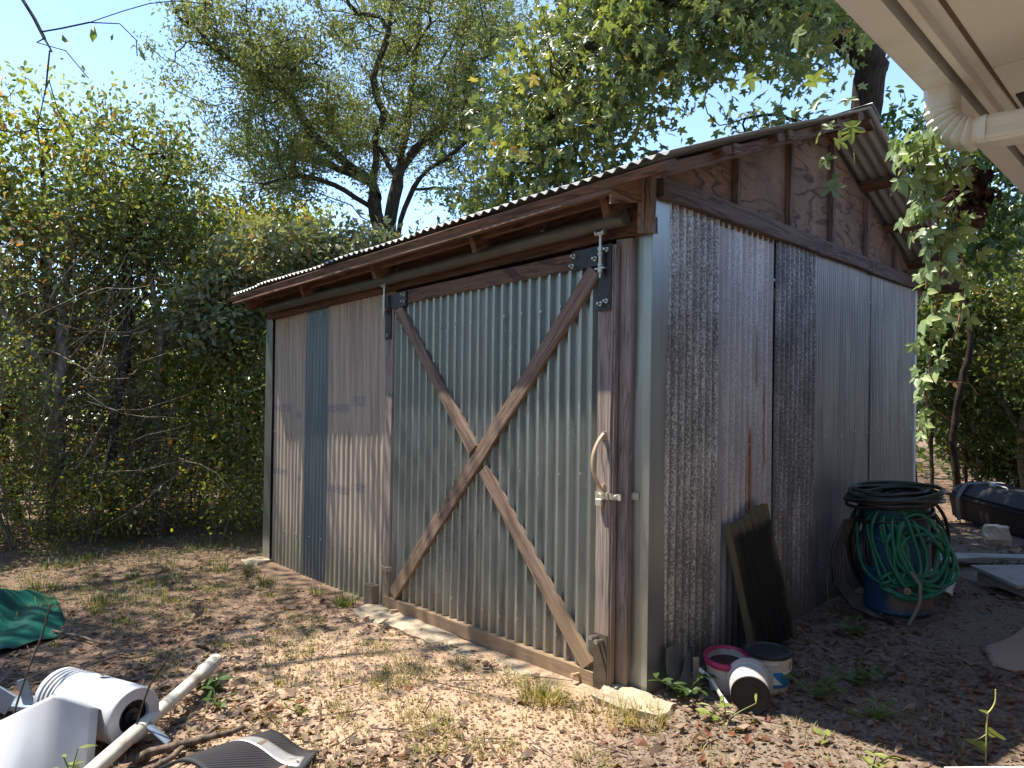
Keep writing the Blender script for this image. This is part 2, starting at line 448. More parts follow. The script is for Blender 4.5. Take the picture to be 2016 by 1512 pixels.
MT['white_house'] = plain('white_house_paint', (.74, .72, .66), .55, 0, .4, .05, 3, dirt=(.50, .44, .35), dthr=(.50, .80))
MT['white_gutter'] = plain('white_gutter_paint', (.74, .73, .68), .38, 0, .5, .04, 6, dirt=(.44, .39, .31), dthr=(.52, .82))
MT['seam'] = plain('dark_seam', (.16, .11, .075), .9, 0, .2, .4, 30)
MT['vent'] = plain('dark_vent_mesh', (.03, .03, .03), .7)
MT['shingle'] = plain('roof_shingle', (.10, .09, .08), .95, 0, .2, .3, 20)
MT['trim_white'] = plain('white_corner_trim', (.58, .58, .55), .5, 0, .4, .08, 10)
MT['bark'] = bark('grey_brown_bark', (.020, .016, .012), (.085, .070, .055))
MT['bark_dark'] = bark('dark_bark', (.014, .010, .008), (.050, .038, .028))
MT['bark_pale'] = bark('pale_stem_bark', (.09, .076, .060), (.28, .245, .195))

# foliage
MT['mesquite'] = leafmat('fine_leaf', [(0, (.085, .115, .050)), (.4, (.130, .165, .062)), (.75, (.185, .205, .075)), (1, (.24, .235, .10))], .42, .5)
MT['syc'] = leafmat('lobed_leaf', [(0, (.075, .105, .045)), (.40, (.115, .155, .055)), (.75, (.175, .210, .068)), (.95, (.25, .265, .085)), (1, (.38, .20, .06))], .36, .33, .65)
MT['lf_yellow'] = leafmat('yellow_green_leaf', [(0, (0.106, 0.145, 0.032)), (.5, (0.186, 0.227, 0.038)), (.88, (0.276, 0.283, 0.046)), (.95, (0.421, 0.276, 0.049)), (1, (0.486, 0.162, 0.049))], .45, .42)
MT['lf_mid'] = leafmat('mid_green_leaf', [(0, (.095, .135, .050)), (.5, (.150, .195, .062)), (.86, (.215, .240, .080)), (.95, (.30, .235, .07)), (1, (.30, .14, .06))], .42, .36, .65)
MT['lf_grey'] = leafmat('dull_brown_green_leaf', [(0, (0.099, 0.121, 0.057)), (.4, (0.155, 0.177, 0.075)), (.7, (0.211, 0.189, 0.099)), (.9, (0.255, 0.177, 0.111)), (1, (0.442, 0.189, 0.078))], .32, .42, .55)
MT['lf_dark'] = leafmat('dark_green_leaf', [(0, (0.040, 0.076, 0.025)), (.5, (0.072, 0.119, 0.032)), (.9, (0.126, 0.171, 0.043)), (1, (0.216, 0.225, 0.054))], .34, .38, .6)
MT['lf_pale'] = leafmat('pale_vine_leaf', [(0, (0.124, 0.163, 0.085)), (.5, (0.195, 0.227, 0.124)), (.85, (0.273, 0.286, 0.169)), (.95, (0.312, 0.247, 0.104)), (1, (0.338, 0.143, 0.065))], .30, .36, .7)
MT['creeper'] = leafmat('creeper_leaf', [(0, (.17, .25, .12)), (.5, (.23, .32, .16)), (.85, (.30, .38, .16)), (.96, (.30, .32, .06)), (1, (.35, .14, .08))], .30, .40, .5)
MT['weed'] = leafmat('weed_leaf', [(0, (.06, .12, .03)), (.6, (.10, .18, .04)), (1, (.19, .24, .05))], .35, .42)
MT['brier'] = leafmat('brier_leaf', [(0, (.24, .30, .07)), (1, (.30, .36, .10))], .35, .42)
MT['grass'] = leafmat('green_grass', [(0, (.055, .105, .022)), (.5, (.10, .155, .030)), (.8, (.20, .21, .05)), (1, (.36, .29, .11))], .35, .5)
MT['straw'] = leafmat('straw_grass', [(0, (.13, .17, .035)), (.35, (.25, .24, .065)), (.7, (.36, .29, .12)), (1, (.42, .32, .17))], .35, .55)
MT['litter'] = leafmat('dead_leaf', [(0, (.085, .056, .041)), (.25, (.145, .098, .070)), (.5, (.20, .135, .092)), (.78, (.30, .215, .15)), (.91, (.17, .065, .042)), (.96, (.24, .095, .04)), (1, (.36, .28, .19))], .15, .6, .35)
MT['twig'] = bark('dry_twig', (.06, .045, .035), (.20, .155, .12))

# ------------------------------------------------------------------ ground
_gr = np.random.RandomState(3)
_W = [(_gr.uniform(.5, 5.5), _gr.uniform(0, 6.28), _gr.uniform(0, 6.28)) for _ in range(22)]
def gz(x, y):
    x = np.asarray(x, float); y = np.asarray(y, float)
    z = -0.085*np.exp(-((x+4.0)**2/6.5+(y+.6)**2/3.5))
    z = z+.05*np.exp(-((x+7.5)**2/6+(y+.5)**2/12))
    n = 0
    for (k, a, p) in _W: n = n+np.sin(k*(x*math.cos(a)+y*math.sin(a))+p)/(k+1.0)
    d = np.clip(np.minimum(np.abs(y+.05)+np.clip(-x-.3, 0, 9)*0+np.clip(x, 0, 9), 1), .12, 1)
    return z+.0105*n*d-.012
def make_ground():
    t = np.linspace(-1, 1, 331)
    s = np.sinh(t*5.0)/np.sinh(5.0)
    X = s*70-.9; Y = s*70-.2
    gx, gy = np.meshgrid(X, Y, indexing='ij')
    z = gz(gx, gy)
    n = len(t); idx = np.arange(n*n).reshape(n, n)
    q = np.stack([idx[:-1, :-1], idx[1:, :-1], idx[1:, 1:], idx[:-1, 1:]], -1).reshape(-1, 4)
    g = NG('soil'); c = g.n('ShaderNodeNewGeometry').outputs['Position']
    X, Y, Z = g.sep(c)
    n1 = g.noise(c, 1.1, 6, .65); n2 = g.noise(c, 9, 6, .7); n3 = g.noise(c, 70, 4, .7)
    sand = g.mix(n2, (.37, .25, .165), (.50, .365, .255))
    loam = g.mix(n2, (.12, .082, .058), (.25, .175, .125))
    grey = g.mix(n2, (.165, .130, .103), (.26, .212, .172))
    # bare sandy tread in front of the door, humus under the trees, greyer soil right of the corner
    d1 = g.math('ADD', g.math('MULTIPLY', g.math('ADD', X, .75), g.math('ADD', X, .75)), g.math('MULTIPLY', 2.2, g.math('MULTIPLY', g.math('ADD', Y, .85), g.math('ADD', Y, .85))))
    m1 = g.ramp(g.math('ADD', g.math('MULTIPLY', d1, .15), g.math('MULTIPLY', g.math('SUBTRACT', n1, .5), 1.4)), [(.22, 1), (.62, 0)])
    a = g.mix(m1, loam, sand)
    m2 = g.math('MULTIPLY', g.band(X, .15, 60, .25), g.ramp(n1, [(.25, .45), (.5, 1)]))
    a = g.mix(m2, a, grey)
    a = g.mix(g.ramp(n3, [(.36, .55), (.5, 0)]), a, (.07, .045, .03))
    a = g.mix(g.ramp(g.vor(c, 55), [(.10, .5), (.22, 0)]), a, (.42, .33, .25))
    g.set(col=a, rough=.95, spec=.15)
    h = g.math('ADD', g.math('MULTIPLY', n2, .6), g.math('MULTIPLY', n3, .35))
    g.bump(h, .75, .05)
    me = np_mesh('ground', np.stack([gx, gy, z], -1).reshape(-1, 3), quads=q, smooth=True)
    tag(mesh_obj('ground', me, g.m), kind='structure')
make_ground()

# ------------------------------------------------------------------ the shed
LEAN = 0.0307
def S(x, y, z): return Vector((x+LEAN*z, y, z))
shed = thing('corrugated_shed', 'patched corrugated metal shed with sliding X-braced barn door and plywood gable', 'shed', (0, 0, 0))
FM = frame((0, 0, 0), (1, 0, 0), (0, 1, 0), (0, 0, 1))                 # front wall frame
GM = frame((0, 0, 0), (0, 1, 0), (-1, 0, 0), (0, 0, 1))                # gable wall frame: local X = world Y
W, L = 4.49, 4.10
RY, RZ, SL = 2.05, 3.405, 0.384
def roofz(y): return RZ-SL*abs(y-RY)
# front wall sheets
corr('wall_sheet', -4.36, -3.82, -.16, 2.28, .076, .017, 'sine', MT['cream'], shed, FM, (LEAN, 0), seed=1, off=.004)
corr('wall_sheet', -3.86, -3.665, -.16, 2.28, .076, .017, 'sine', MT['cream'], shed, FM, (LEAN, 0), seed=2, off=.012)
tag(corr('wall_sheet', -3.69, -3.215, -.16, 2.28, .062, .017, 'sine', MT['blue'], shed, FM, (LEAN, 0), seed=3, off=.018), 'blue-grey corrugated sheet')
corr('wall_sheet', -3.235, -2.22, -.15, 2.28, .0765, .018, 'sine', MT['cream'], shed, FM, (LEAN, 0), seed=4, off=.028)
# gable wall sheets
zt = 2.475
corr('wall_sheet', .115, .635, -.03, zt, .068, .016, 'sine', MT['spk1'], shed, GM, (0, -LEAN), seed=5, off=.012, per=10)
tag(corr('wall_sheet', .615, 1.33, -.03, zt, .068, .014, 'sine', MT['spk2'], shed, GM, (0, -LEAN), seed=6, off=.004), 'pale galvanised sheet with rust streaks')
tag(corr('wall_sheet', 1.305, 1.92, -.04, zt, .068, .016, 'sine', MT['spk3'], shed, GM, (0, -LEAN), seed=7, off=.016, per=10), 'dark flecked corrugated sheet')
corr('wall_sheet', 1.895, 3.0, -.05, zt, .034, .007, 'sine', MT['fine'], shed, GM, (0, -LEAN), seed=8, off=.010, per=6)
corr('wall_sheet', 2.98, 4.06, -.05, zt, .034, .007, 'sine', MT['fine'], shed, GM, (0, -LEAN), seed=9, off=.018, per=6)
# left and rear walls, behind
LM = frame((-W, 0, 0), (0, -1, 0), (1, 0, 0), (0, 0, 1))
for k in range(3): corr('wall_sheet', -4.05+k*1.35, -2.68+k*1.35, -.16, 2.45, .068, .016, 'sine', MT['fine'], shed, LM, (0, LEAN), seed=20+k, per=6, off=.004*(k % 2))
BM = frame((0, L, 0), (-1, 0, 0), (0, -1, 0), (0, 0, 1))
for k in range(4): corr('wall_sheet', .03+k*1.115, 1.16+k*1.115, -.1, 2.5, .068, .016, 'sine', MT['fine'], shed, BM, (-LEAN, 0), seed=30+k, per=6, off=.004*(k % 2))
m = MB()
for zz in (.28, 1.18, 2.2):
    for k in range(15):
        y = .17+k*.272+random.uniform(-.03, .03); c = S(.026, y, zz+random.uniform(-.02, .02)); m.tube([c, c+Vector((.006, 0, 0))], .0065, 6)
    for k in range(9):
        x = -4.25+k*.235+random.uniform(-.03, .03); c = S(x, -.026, zz+random.uniform(-.02, .02)); m.tube([c, c+Vector((0, -.012, 0))], .006, 6)
tag(m.obj('roofing_nails', MT['steel'], shed), kind='stuff')
# corner flashings: folded sheet metal
def angle_flash(name, cx, cy, a, b, sx, sy, z0, z1, mat, label=None):
    """folded strip round a corner: leg a along x, leg b along y"""
    mb = MB(); t = .0025; n = 9
    for i in range(n):
        za, zb = z0+(z1-z0)*i/n, z0+(z1-z0)*(i+1)/n
        def ring(z):
            w1 = .003*math.sin(z*4+cx); w2 = .003*math.sin(z*3.3+1)
            P = [(cx+sx*a, cy+w1), (cx+sx*a*.45, cy+sy*-.004+w1*.5), (cx, cy), (cx+w2*.4, cy+sy*b*.5), (cx-sx*.002+w2, cy+sy*b)]
            return [S(px, py, z) for px, py in P]
        r0, r1 = ring(za), ring(zb)
        for k in range(4): mb.add([r0[k], r0[k+1], r1[k+1], r1[k]], [(0, 1, 2, 3)] if sx < 0 else [(3, 2, 1, 0)], False)
    o = mb.obj(name, mat, shed)
    md = o.modifiers.new('thickness', 'SOLIDIFY'); md.thickness = t; md.offset = 0
    return tag(o, label)
angle_flash('corner_flashing', .012, -.014, .105, .155, -1, 1, -.025, 2.455, MT['flash'])
angle_flash('corner_flashing', -4.492, -.035, .15, .2, 1, 1, -.09, 2.27, MT['flash'])
board('corner_trim', S(.03, 4.085, -.05), S(.03, 4.085, 2.46), .055, .03, (1, 0, 0), MT['trim_white'], shed, 5)
# header beam, its end blocks, plate
board('header_beam', S(-4.40, -.068, 2.352), S(.014, -.068, 2.362), .185, .09, (0, -1, 0), MT['beam'], shed, 10, .002)
board('wall_plate', S(-4.45, .02, 2.475), S(.0, .02, 2.475), .09, .038, (0, 0, 1), MT['beam'], shed, 6)
board('end_block', S(-.004, -.098, 2.262), S(-.004, -.098, 2.53), .034, .03, (0, -1, 0), MT['stile'], shed, 4)
board('end_block', S(.031, -.085, 2.258), S(.031, -.085, 2.53), .030, .05, (0, -1, 0), MT['brace'], shed, 4)
# door post beside the door
board('door_post', S(-.139, -.055, -.02), S(-.139, -.055, 2.262), .098, .085, (0, -1, 0), MT['stile'], shed, 9, .003, .01)
# track pipe and its hangers
mb = MB(); pr = .039
pts = [S(-4.27+4.2*i/8, -.125, 2.338+.004*math.sin(i)) for i in range(9)]
mb.tube(pts, pr, 18); mb.tube([pts[-1]+Vector((-.006, 0, 0)), pts[-1]+Vector((.004, 0, 0))], pr*.86, 18)
mb.obj('track_pipe', MT['pipe'], shed)
for xx in (-3.3, -2.05, -.62):
    m = MB(); m.tube([S(xx, -.125, 2.365), S(xx, -.128, 2.47), S(xx+.003, -.13, roofz(-.13)-.02)], .006, 6); m.box(S(xx, -.125, 2.38), (.03, .05, .012))
    m.obj('track_hanger', MT['pipe'], shed)
# small struts between the header and the eave purlin
for xx in (-4.1, -2.55, -1.0):
    board('eave_strut', S(xx, -.06, 2.425), S(xx-.16, -.31, roofz(-.31)-.08), .035, .03, (.2, 0, -1), MT['purlin'], shed, 3)
# rafters
for xx in (-4.44, -3.3, -2.2, -1.1, -.11):
    for sgn in (-1, 1):
        e = RY+sgn*2.33; ze = roofz(e)-.075
        board('rafter', (xx+.085, RY+sgn*.0, RZ-.075), (xx+.085, e, ze), .04, .12, (0, sgn*SL, 1), MT['purlin'], shed, 5)
# purlins: run along the building right under the sheets, their ends show in the overhang
for sgn in (-1, 1):
    for dy in (.10, .72, 1.30, 1.88, 2.36):
        y = RY+sgn*dy; z = roofz(y)-.016
        xr = .395 if sgn > 0 else .385
        nb = board('purlin', (-4.52, y, z), (xr, y, z), .088, .042, (0, sgn*SL, 1), MT['purlin'], shed, 10, .002)
board('eave_board', (-4.50, -.335, roofz(-.335)-.062), (.075, -.335, roofz(-.335)-.062), .05, .022, (0, -1, .2), MT['purlin'], shed, 9, .003)
board('eave_board', (-4.35, -.21, roofz(-.21)-.115), (-.05, -.21, roofz(-.21)-.105), .045, .03, (0, -1, .1), MT['purlin'], shed, 9, .004)
# barge boards under the near rake, in two lengths each
for (ya, yb, s2) in ((-.33, 1.02, 0), (1.00, 2.045, .006)):
    board('barge_board', (.335+s2, ya, roofz(ya)-.052), (.335+s2, yb, roofz(yb)-.052), .058, .035, (1, 0, 0), MT['purlin'], shed, 6, .002)
for yb in (.30, .92, 1.62):
    board('cleat', (.372, yb-.035, roofz(yb)-.045), (.372, yb+.035, roofz(yb)-.032), .05, .03, (1, 0, 0), MT['batten'], shed, 2)
# roof sheets
slopeL = math.sqrt(2.43**2+(2.43*SL)**2)
for sgn in (-1, 1):
    up = Vector((0, -sgn*1, SL)).normalized()
    nx = 8; wdt = 4.93/nx
    for k in range(nx):
        u0 = -4.57+k*wdt; u1 = u0+wdt+.06
        sk = .06*(1-(k+.5)/nx)
        org = Vector((0, RY+sgn*(2.42-sk), 0)); org.z = roofz(org.y)+.012+.004*(k % 2)
        if sgn < 0: M = frame(org, (1, 0, 0), Vector((1, 0, 0)).cross(up)*-1, up)
        else: M = frame(org, (-1, 0, 0), Vector((-1, 0, 0)).cross(up)*-1, up)
        a, b = (u0, u1) if sgn < 0 else (-u1, -u0)
        corr('roof_sheet', a, b, 0, slopeL-sk*1.07-.012+(.012 if sgn < 0 else 0), .072, .019, 'sine', MT['roof'], shed, M, (0, 0), seed=40+k, per=6, rows=6, wav=.005)
mb = MB()
for sgn in (-1, 1):
    P = []
    for x in (-4.58, .43): P += [(x, RY, RZ+.035), (x, RY+sgn*.16, roofz(RY+.16)+.032)]
    mb.add([P[0], P[1], P[3], P[2]], [(0, 1, 2, 3)])
o = mb.obj('ridge_cap', MT['roof'], shed); o.modifiers.new('thickness', 'SOLIDIFY').thickness = .003
# gable: plywood bays, battens, bottom board
ys = [-.335, .784, 1.467, 2.15, 2.833, 3.516, 4.42]
for i in range(6):
    a, b = ys[i]+.0015, ys[i+1]-.0015
    pts = []
    cut = sorted(set([a, b]+([RY] if a < RY < b else [])))
    if i == 0:
        low = [(a, roofz(a)-.135), (-.03, 2.425), (b, 2.425)]
    elif i == 5: low = [(a, 2.43), (4.1, 2.43), (b, roofz(b)-.13)]
    else: low = [(a, 2.43), (b, 2.43)]
    topp = [(y, roofz(y)-.058) for y in reversed(cut)]
    poly = [Vector((y, 0, z)) for y, z in low+topp]
    n = len(poly); vs = []
    for off in (0, .012):
        for p in poly: vs.append((p.x, off-LEAN*p.z, p.z))
    fs = [tuple(range(n)), tuple(range(2*n-1, n-1, -1))]+[(k, n+k, n+(k+1) % n, (k+1) % n)[::-1] for k in range(n)]
    MB().add(vs, fs).obj('gable_panel', MT['ply'], shed, GM @ Matrix.Translation((0, -.004-.002*(i % 2), 0)))
for i in range(5):
    y = ys[i+1]; z1 = roofz(y)-.062-(.03 if y < RY else .03)
    board('gable_stud', S(.046, y, 2.545), S(.046, y+.004, z1), .042, .04, (1, 0, 0), MT['batten'], shed, 4, .002)
board('gable_board', S(.052, .018, 2.503), S(.052, 2.905, 2.503), .104, .045, (1, 0, 0), MT['gboard'], shed, 9, .0025)
board('gable_board', S(.050, 2.912, 2.495), S(.050, 4.12, 2.495), .104, .043, (1, 0, 0), MT['gboard'], shed, 5, .0025)
# roofing nails under the rear overhang
mb = MB()
for (y, x) in ((2.28, .2), (2.95, .25), (3.6, .22)): mb.tube([(x, y, roofz(y)-.002), (x, y, roofz(y)-.028)], .012, 8)
tag(mb.obj('roofing_nail', MT['steel'], shed), kind='stuff')
# sill stones along the foot of the door and the footing at the corner
def rock(name, c, d, mat, parent, seed, rz=0, flat=.5):
    bm = bmesh.new(); bmesh.ops.create_cube(bm, size=1.0)
    bmesh.ops.subdivide_edges(bm, edges=bm.edges[:], cuts=5, use_grid_fill=True)
    for v in bm.verts:
        p = v.co.copy(); q = p.normalized()*.62
        p = p.lerp(q, .35)
        nz = mnoise.noise_vector(p*2.6+Vector((seed*3.1, 0, 0)))*.13+mnoise.noise_vector(p*7+Vector((0, seed*2.3, 0)))*.05
        p += nz; p.z = max(min(p.z, flat+nz.z*.3), -.5)
        v.co = Vector((p.x*d[0], p.y*d[1], p.z*d[2]))
    me = bpy.data.meshes.new(name); bm.to_mesh(me); bm.free(); me.materials.append(mat)
    return place(bpy.data.objects.new(name, me), parent, Matrix.Translation(Vector(c)) @ Matrix.Rotation(rz, 4, 'Z'))
for i, (x0, x1, yy, dz) in enumerate(((-2.33, -1.95, -.16, 0), (-1.93, -1.36, -.165, .004), (-1.33, -.9, -.17, -.006), (-.88, -.42, -.175, .004), (-.4, -.16, -.17, -.004))):
    rock('sill_stone', ((x0+x1)/2, yy-.015, -.095+dz), (x1-x0+.03, .25, .13), MT['stone'], shed, i+1)
rock('footing_stone', (.02, -.135, -.065), (.40, .20, .16), MT['stone'], shed, 11, .12)
rock('footing_stone', (-4.42, -.12, -.12), (.24, .2, .14), MT['stone'], shed, 12, .3)
board('guide_block', (-2.36, -.15, -.07), (-2.36, -.15, .10), .11, .06, (0, -1, 0), MT['stile'], shed, 3)

# sliding door: part of the shed, its pieces one level below
door = group_part('sliding_door', shed)
NF = (0, -1, 0)
corr('door_sheet', -2.16, -1.06, .01, 2.19, .0765, .031, 'rib', MT['door_metal'], door, FM, (LEAN, 0), seed=60, off=.077, per=14, wav=.0012)
corr('door_sheet', -1.09, -.225, .01, 2.19, .0765, .031, 'rib', MT['door_metal'], door, FM, (LEAN, 0), seed=61, off=.081, per=14, wav=.0012)
board('stile', S(-2.19, -.108, -.04), S(-2.19, -.108, 2.232), .09, .036, NF, MT['stile'], door, 10, .0022, .004)
board('stile', S(-.203, -.108, -.05), S(-.203, -.108, 2.232), .09, .036, NF, MT['stile'], door, 10, .0022, .004)
board('rail', S(-2.143, -.106, 2.187), S(-.25, -.106, 2.187), .088, .034, NF, MT['rail'], door, 9, .002, .004)
board('rail', S(-2.22, -.112, .005), S(-.25, -.112, .012), .088, .04, NF, MT['brace'], door, 9, .0025, .004)
a0, a1 = Vector((-2.085, 0, 2.115)), Vector((-.295, 0, .075)); mid = Vector((-1.205, 0, 1.102))
def lp(a, b, t): return S(a.x+(b.x-a.x)*t, -.112, a.z+(b.z-a.z)*t)
board('brace', lp(a0, a1, 0), lp(a0, a1, .475), .088, .034, NF, MT['brace'], door, 7, .0018, .003)
board('brace', lp(a0, a1, .53), lp(a0, a1, 1), .088, .034, NF, MT['brace'], door, 7, .0018, .003)
board('brace', S(-2.09, -.117, .085), S(-.275, -.117, 2.115), .09, .036, NF, MT['brace'], door, 12, .0018, .003)
def plate(name, poly, y, t, mat):
    n = len(poly); vs = [S(x, y, z) for x, z in poly]+[S(x, y-t, z) for x, z in poly]
    fs = [tuple(range(n-1, -1, -1))[::-1], tuple(range(2*n-1, n-1, -1))]+[(k, (k+1) % n, n+(k+1) % n, n+k) for k in range(n)]
    return MB().add(vs, fs).obj(name, mat, door)
def bolts(lst):
    for (x, z) in lst:
        m = MB(); c = S(x, -.117, z)
        m.tube([c, c+Vector((0, -.012, 0))], .013, 6); m.tube([c+Vector((0, -.01, 0)), c+Vector((0, -.034, 0))], .0065, 8)
        m.obj('bolt', MT['steel'], door)
# left hanger (leg down, arm to the right) and right hanger (arm to the left)
plate('hanger_plate', [(-2.232, 1.90), (-2.158, 1.90), (-2.158, 2.12), (-1.965, 2.12), (-1.965, 2.222), (-2.232, 2.222)], -.110, .008, MT['black'])
plate('hanger_plate', [(-.243, 1.90), (-.163, 1.90), (-.163, 2.235), (-.425, 2.235), (-.425, 2.135), (-.243, 2.135)], -.110, .008, MT['black'])
bolts([(-2.195, 1.93), (-1.99, 2.15), (-1.985, 2.20), (-.222, 1.935), (-.183, 1.945), (-.405, 2.205), (-.415, 2.155), (-.185, 2.205), (-.26, 2.17)])
for x in (-2.212, -.213):
    m = MB()
    c = lambda dz, dx=0, dy=0: S(x+dx, -.142+dy, 2.29+dz)
    m.tube([c(.0, -.018), c(.0, .018)], .014, 10); m.tube([c(.004, -.03), c(.004, -.02)], .017, 10); m.tube([c(.004, .02), c(.004, .03)], .017, 10)
    m.tube([c(0), c(-.05), c(-.075)], .0085, 8); m.tube([c(-.072), c(-.088)], .016, 6); m.tube([c(-.088), c(-.20)], .0105, 8)
    m.tube([c(-.10), c(-.112)], .016, 6); m.tube([c(-.155), c(-.17)], .015, 6); m.box(c(-.178, 0, .015), (.06, .045, .007)); m.tube([c(-.182), c(-.20)], .015, 6); m.tube([c(-.2), c(-.225)], .007, 8)
    m.obj('hanger_rod', MT['steel'], door)
m = MB()
for zz in (.18, 1.05, 1.95):
    for k in range(12):
        c = S(-2.05+k*.153+random.uniform(-.006, .006), -.094, zz+random.uniform(-.015, .015)); m.tube([c, c+Vector((0, -.008, 0))], .007, 6)
tag(m.obj('screws', MT['steel'], door), kind='stuff')
# bowed handle
m = MB(); pts = []
for i in range(15):
    t = i/14; z = 1.275-.285*t
    pts.append(S(-.198-.022*math.sin(math.pi*t), -.112-.058*math.sin(math.pi*t)**.7-.004, z))
m.tube(pts, [.012]*15, 10, sec=[(math.cos(a)*1.0, math.sin(a)*.55) for a in [2*math.pi*k/10 for k in range(10)]], up=(1, 0, 0))
m.tube([pts[0]+Vector((0, .008, .01)), pts[0]+Vector((0, .008, -.03))], .013, 8)
m.tube([pts[-1]+Vector((0, .008, .03)), pts[-1]+Vector((0, .008, -.008))], .011, 8)
m.obj('handle', MT['handle'], door)
# hasp, staple and padlock
m = MB(); m.box(S(-.205, -.113, .962), (.085, .006, .034)); m.tube([S(-.168, -.118, .943), S(-.168, -.118, .981)], .007, 8); m.box(S(-.13, -.112, .962), (.085, .004, .03))
m.tube([S(-.115, -.112, .955), S(-.115, -.128, .955), S(-.115, -.128, .97), S(-.115, -.112, .97)], .004, 6)
m.obj('hasp', MT['hasp'], door)
m = MB(); m.box(S(-.212, -.126, .928), (.042, .020, .038), ch=.004)
m.tube([S(-.224, -.126, .945), S(-.224, -.126, .966), S(-.212, -.126, .974), S(-.200, -.126, .966), S(-.200, -.126, .945)], .0042, 6)
m.obj('padlock', MT['hasp'], door)
for (x, z, dx) in ((-2.03, -.02, .02), (-.345, .02, .015), (-.225, .245, .0), (-.19, .232, .0)):
    m = MB(); c = S(x, -.108, z); m.tube([c, c+Vector((0, -.05, .006))], .010, 8); m.tube([c+Vector((0, -.05, .006)), c+Vector((0, -.06, .007))], .013, 6); m.obj('peg', MT['handle'] if z < .2 else MT['steel'], door)
m = MB(); c = S(-2.19, -.11, .245)
for k in range(3): m.ring(c+Vector((0, .018, .012*k-.01)), .052, .006, n=20, sx=1.0, sy=.55, wob=.06, ph=k)
m.tube([c+Vector((.02, -.012, -.01)), c+Vector((.03, -.02, -.06)), c+Vector((.04, -.018, -.10))], .005, 6)
m.obj('rope_tie', MT['handle'], door)
m = MB(); P = [(-.248, .262), (-.162, .262), (-.162, -.05), (-.248, -.05)]
plate('kick_plate', P[::-1], -.1085, .004, plain('mossy_iron', (.075, .060, .040), .8, 0, .3, .45, 22, dirt=(.03, .028, .02)))
plate('latch_tab', [(-.09, .945), (-.045, .945), (-.045, .98), (-.09, .98)], -.02, .004, MT['hasp'])
board('door_stop', S(-.152, -.1, -.045), S(-.152, -.1, 2.23), .012, .03, NF, MT['stile'], door, 4, .001, .002)
# loose scraps of flashing at the corner
m = MB(); m.add([S(.055, .10, -.02), S(.06, .20, -.02), S(.05, .20, .20), S(.045, .105, .20)], [(0, 1, 2, 3)]); m.add([S(.10, .13, -.02), S(.11, .23, -.03), S(.09, .25, .17), S(.10, .16, .06)], [(0, 1, 2, 3)])
m.add([S(.12, .235, -.05), S(.14, .26, -.05), S(.135, .26, .14), S(.115, .235, .14)], [(0, 1, 2, 3)])
o = m.obj('flashing_scrap', MT['flash'], shed); o.modifiers.new('thickness', 'SOLIDIFY').thickness = .003

# ------------------------------------------------------------------ the house whose eave fills the upper right corner
house = thing('white_house', 'white painted house eave with soffit and gutter in the upper right corner', 'house', (2.4, 0, 0))
for i, (ya, yb) in enumerate(((-5.9, -2.78), (-2.77, -.327), (-.322, 2.1), (2.105, 4.55), (4.555, 7.0))):
    MB().box((1.955, (ya+yb)/2, 2.452), (.93, yb-ya, .012)).obj('soffit_panel', MT['white_house'], house)
MB().box((1.955, .55, 2.462), (.95, 13, .006)).obj('soffit_backing', MT['seam'], house)
board('fascia', (1.478, -5.9, 2.50), (1.478, 7.0, 2.50), .20, .022, (-1, 0, 0), MT['white_house'], house, 12, .0005, .002)
board('soffit_trim', (1.512, -5.9, 2.440), (1.512, 7.0, 2.440), .030, .010, (0, 0, -1), MT['white_house'], house, 16, .0012, .002)
board('trim_gap', (1.533, -5.9, 2.4445), (1.533, 7.0, 2.4445), .009, .004, (0, 0, -1), MT['seam'], house, 30, .0022, .001)
# K-profile gutter swept along the eave
prof = [(1.4525, 2.52), (1.4525, 2.4), (1.385, 2.4), (1.374, 2.404), (1.368, 2.43), (1.345, 2.462), (1.338, 2.50), (1.332, 2.515), (1.342, 2.522)]
vs = []; fs = []; n = len(prof)
for y in (-5.95, 7.05):
    vs += [(x, y, z) for x, z in prof]
fs = [(k, k+1, n+k+1, n+k) for k in range(n-1)]
o = MB().add(vs, fs).obj('gutter', MT['white_gutter'], house); md = o.modifiers.new('thickness', 'SOLIDIFY'); md.thickness = .0025
# downspout: crimped elbow under the gutter, then a ribbed pipe to the wall
sec = []
for k in range(24):
    a = 2*math.pi*k/24; cx, cy = math.cos(a), math.sin(a)
    e = 2/4.5; sec.append((math.copysign(abs(cx)**e, cx)*.056, math.copysign(abs(cy)**e, cy)*.043))
m = MB(); pts = []; rr = []
pts.append(Vector((1.416, -.372, 2.402))); rr.append(1.0); pts.append(Vector((1.416, -.372, 2.345))); rr.append(1.0)
for i in range(25):
    t = i/24; a = t*math.radians(84); R = .095
    pts.append(Vector((1.416+R*(1-math.cos(a)), -.372, 2.335-R*math.sin(a)))); rr.append(1.0+(.10 if i % 4 == 2 else -.12 if i % 4 == 0 else .02))
pts.append(pts[-1]+Vector((.035, 0, -.003))); rr.append(1.02)
m.tube(pts, rr, 24, caps=False, sec=sec, smooth=False, up=(0, 1, 0))
m.obj('downspout_elbow', MT['white_gutter'], house)
sec2 = []
for k in range(36):
    a = 2*math.pi*k/36; cx, cy = math.cos(a), math.sin(a); e = 2/6
    f = 1-.05*(math.cos(k*math.pi/2.25) > .3)
    sec2.append((math.copysign(abs(cx)**e, cx)*.053*f, math.copysign(abs(cy)**e, cy)*.041*f))
m = MB(); q0 = pts[-1]
m.tube([q0+Vector((-.02, 0, 0)), q0+Vector((.16, 0, -.016)), q0+Vector((.165, 0, -.0165))], [1, 1, 1.06], 36, caps=False, sec=sec2, smooth=False, up=(0, 1, 0))
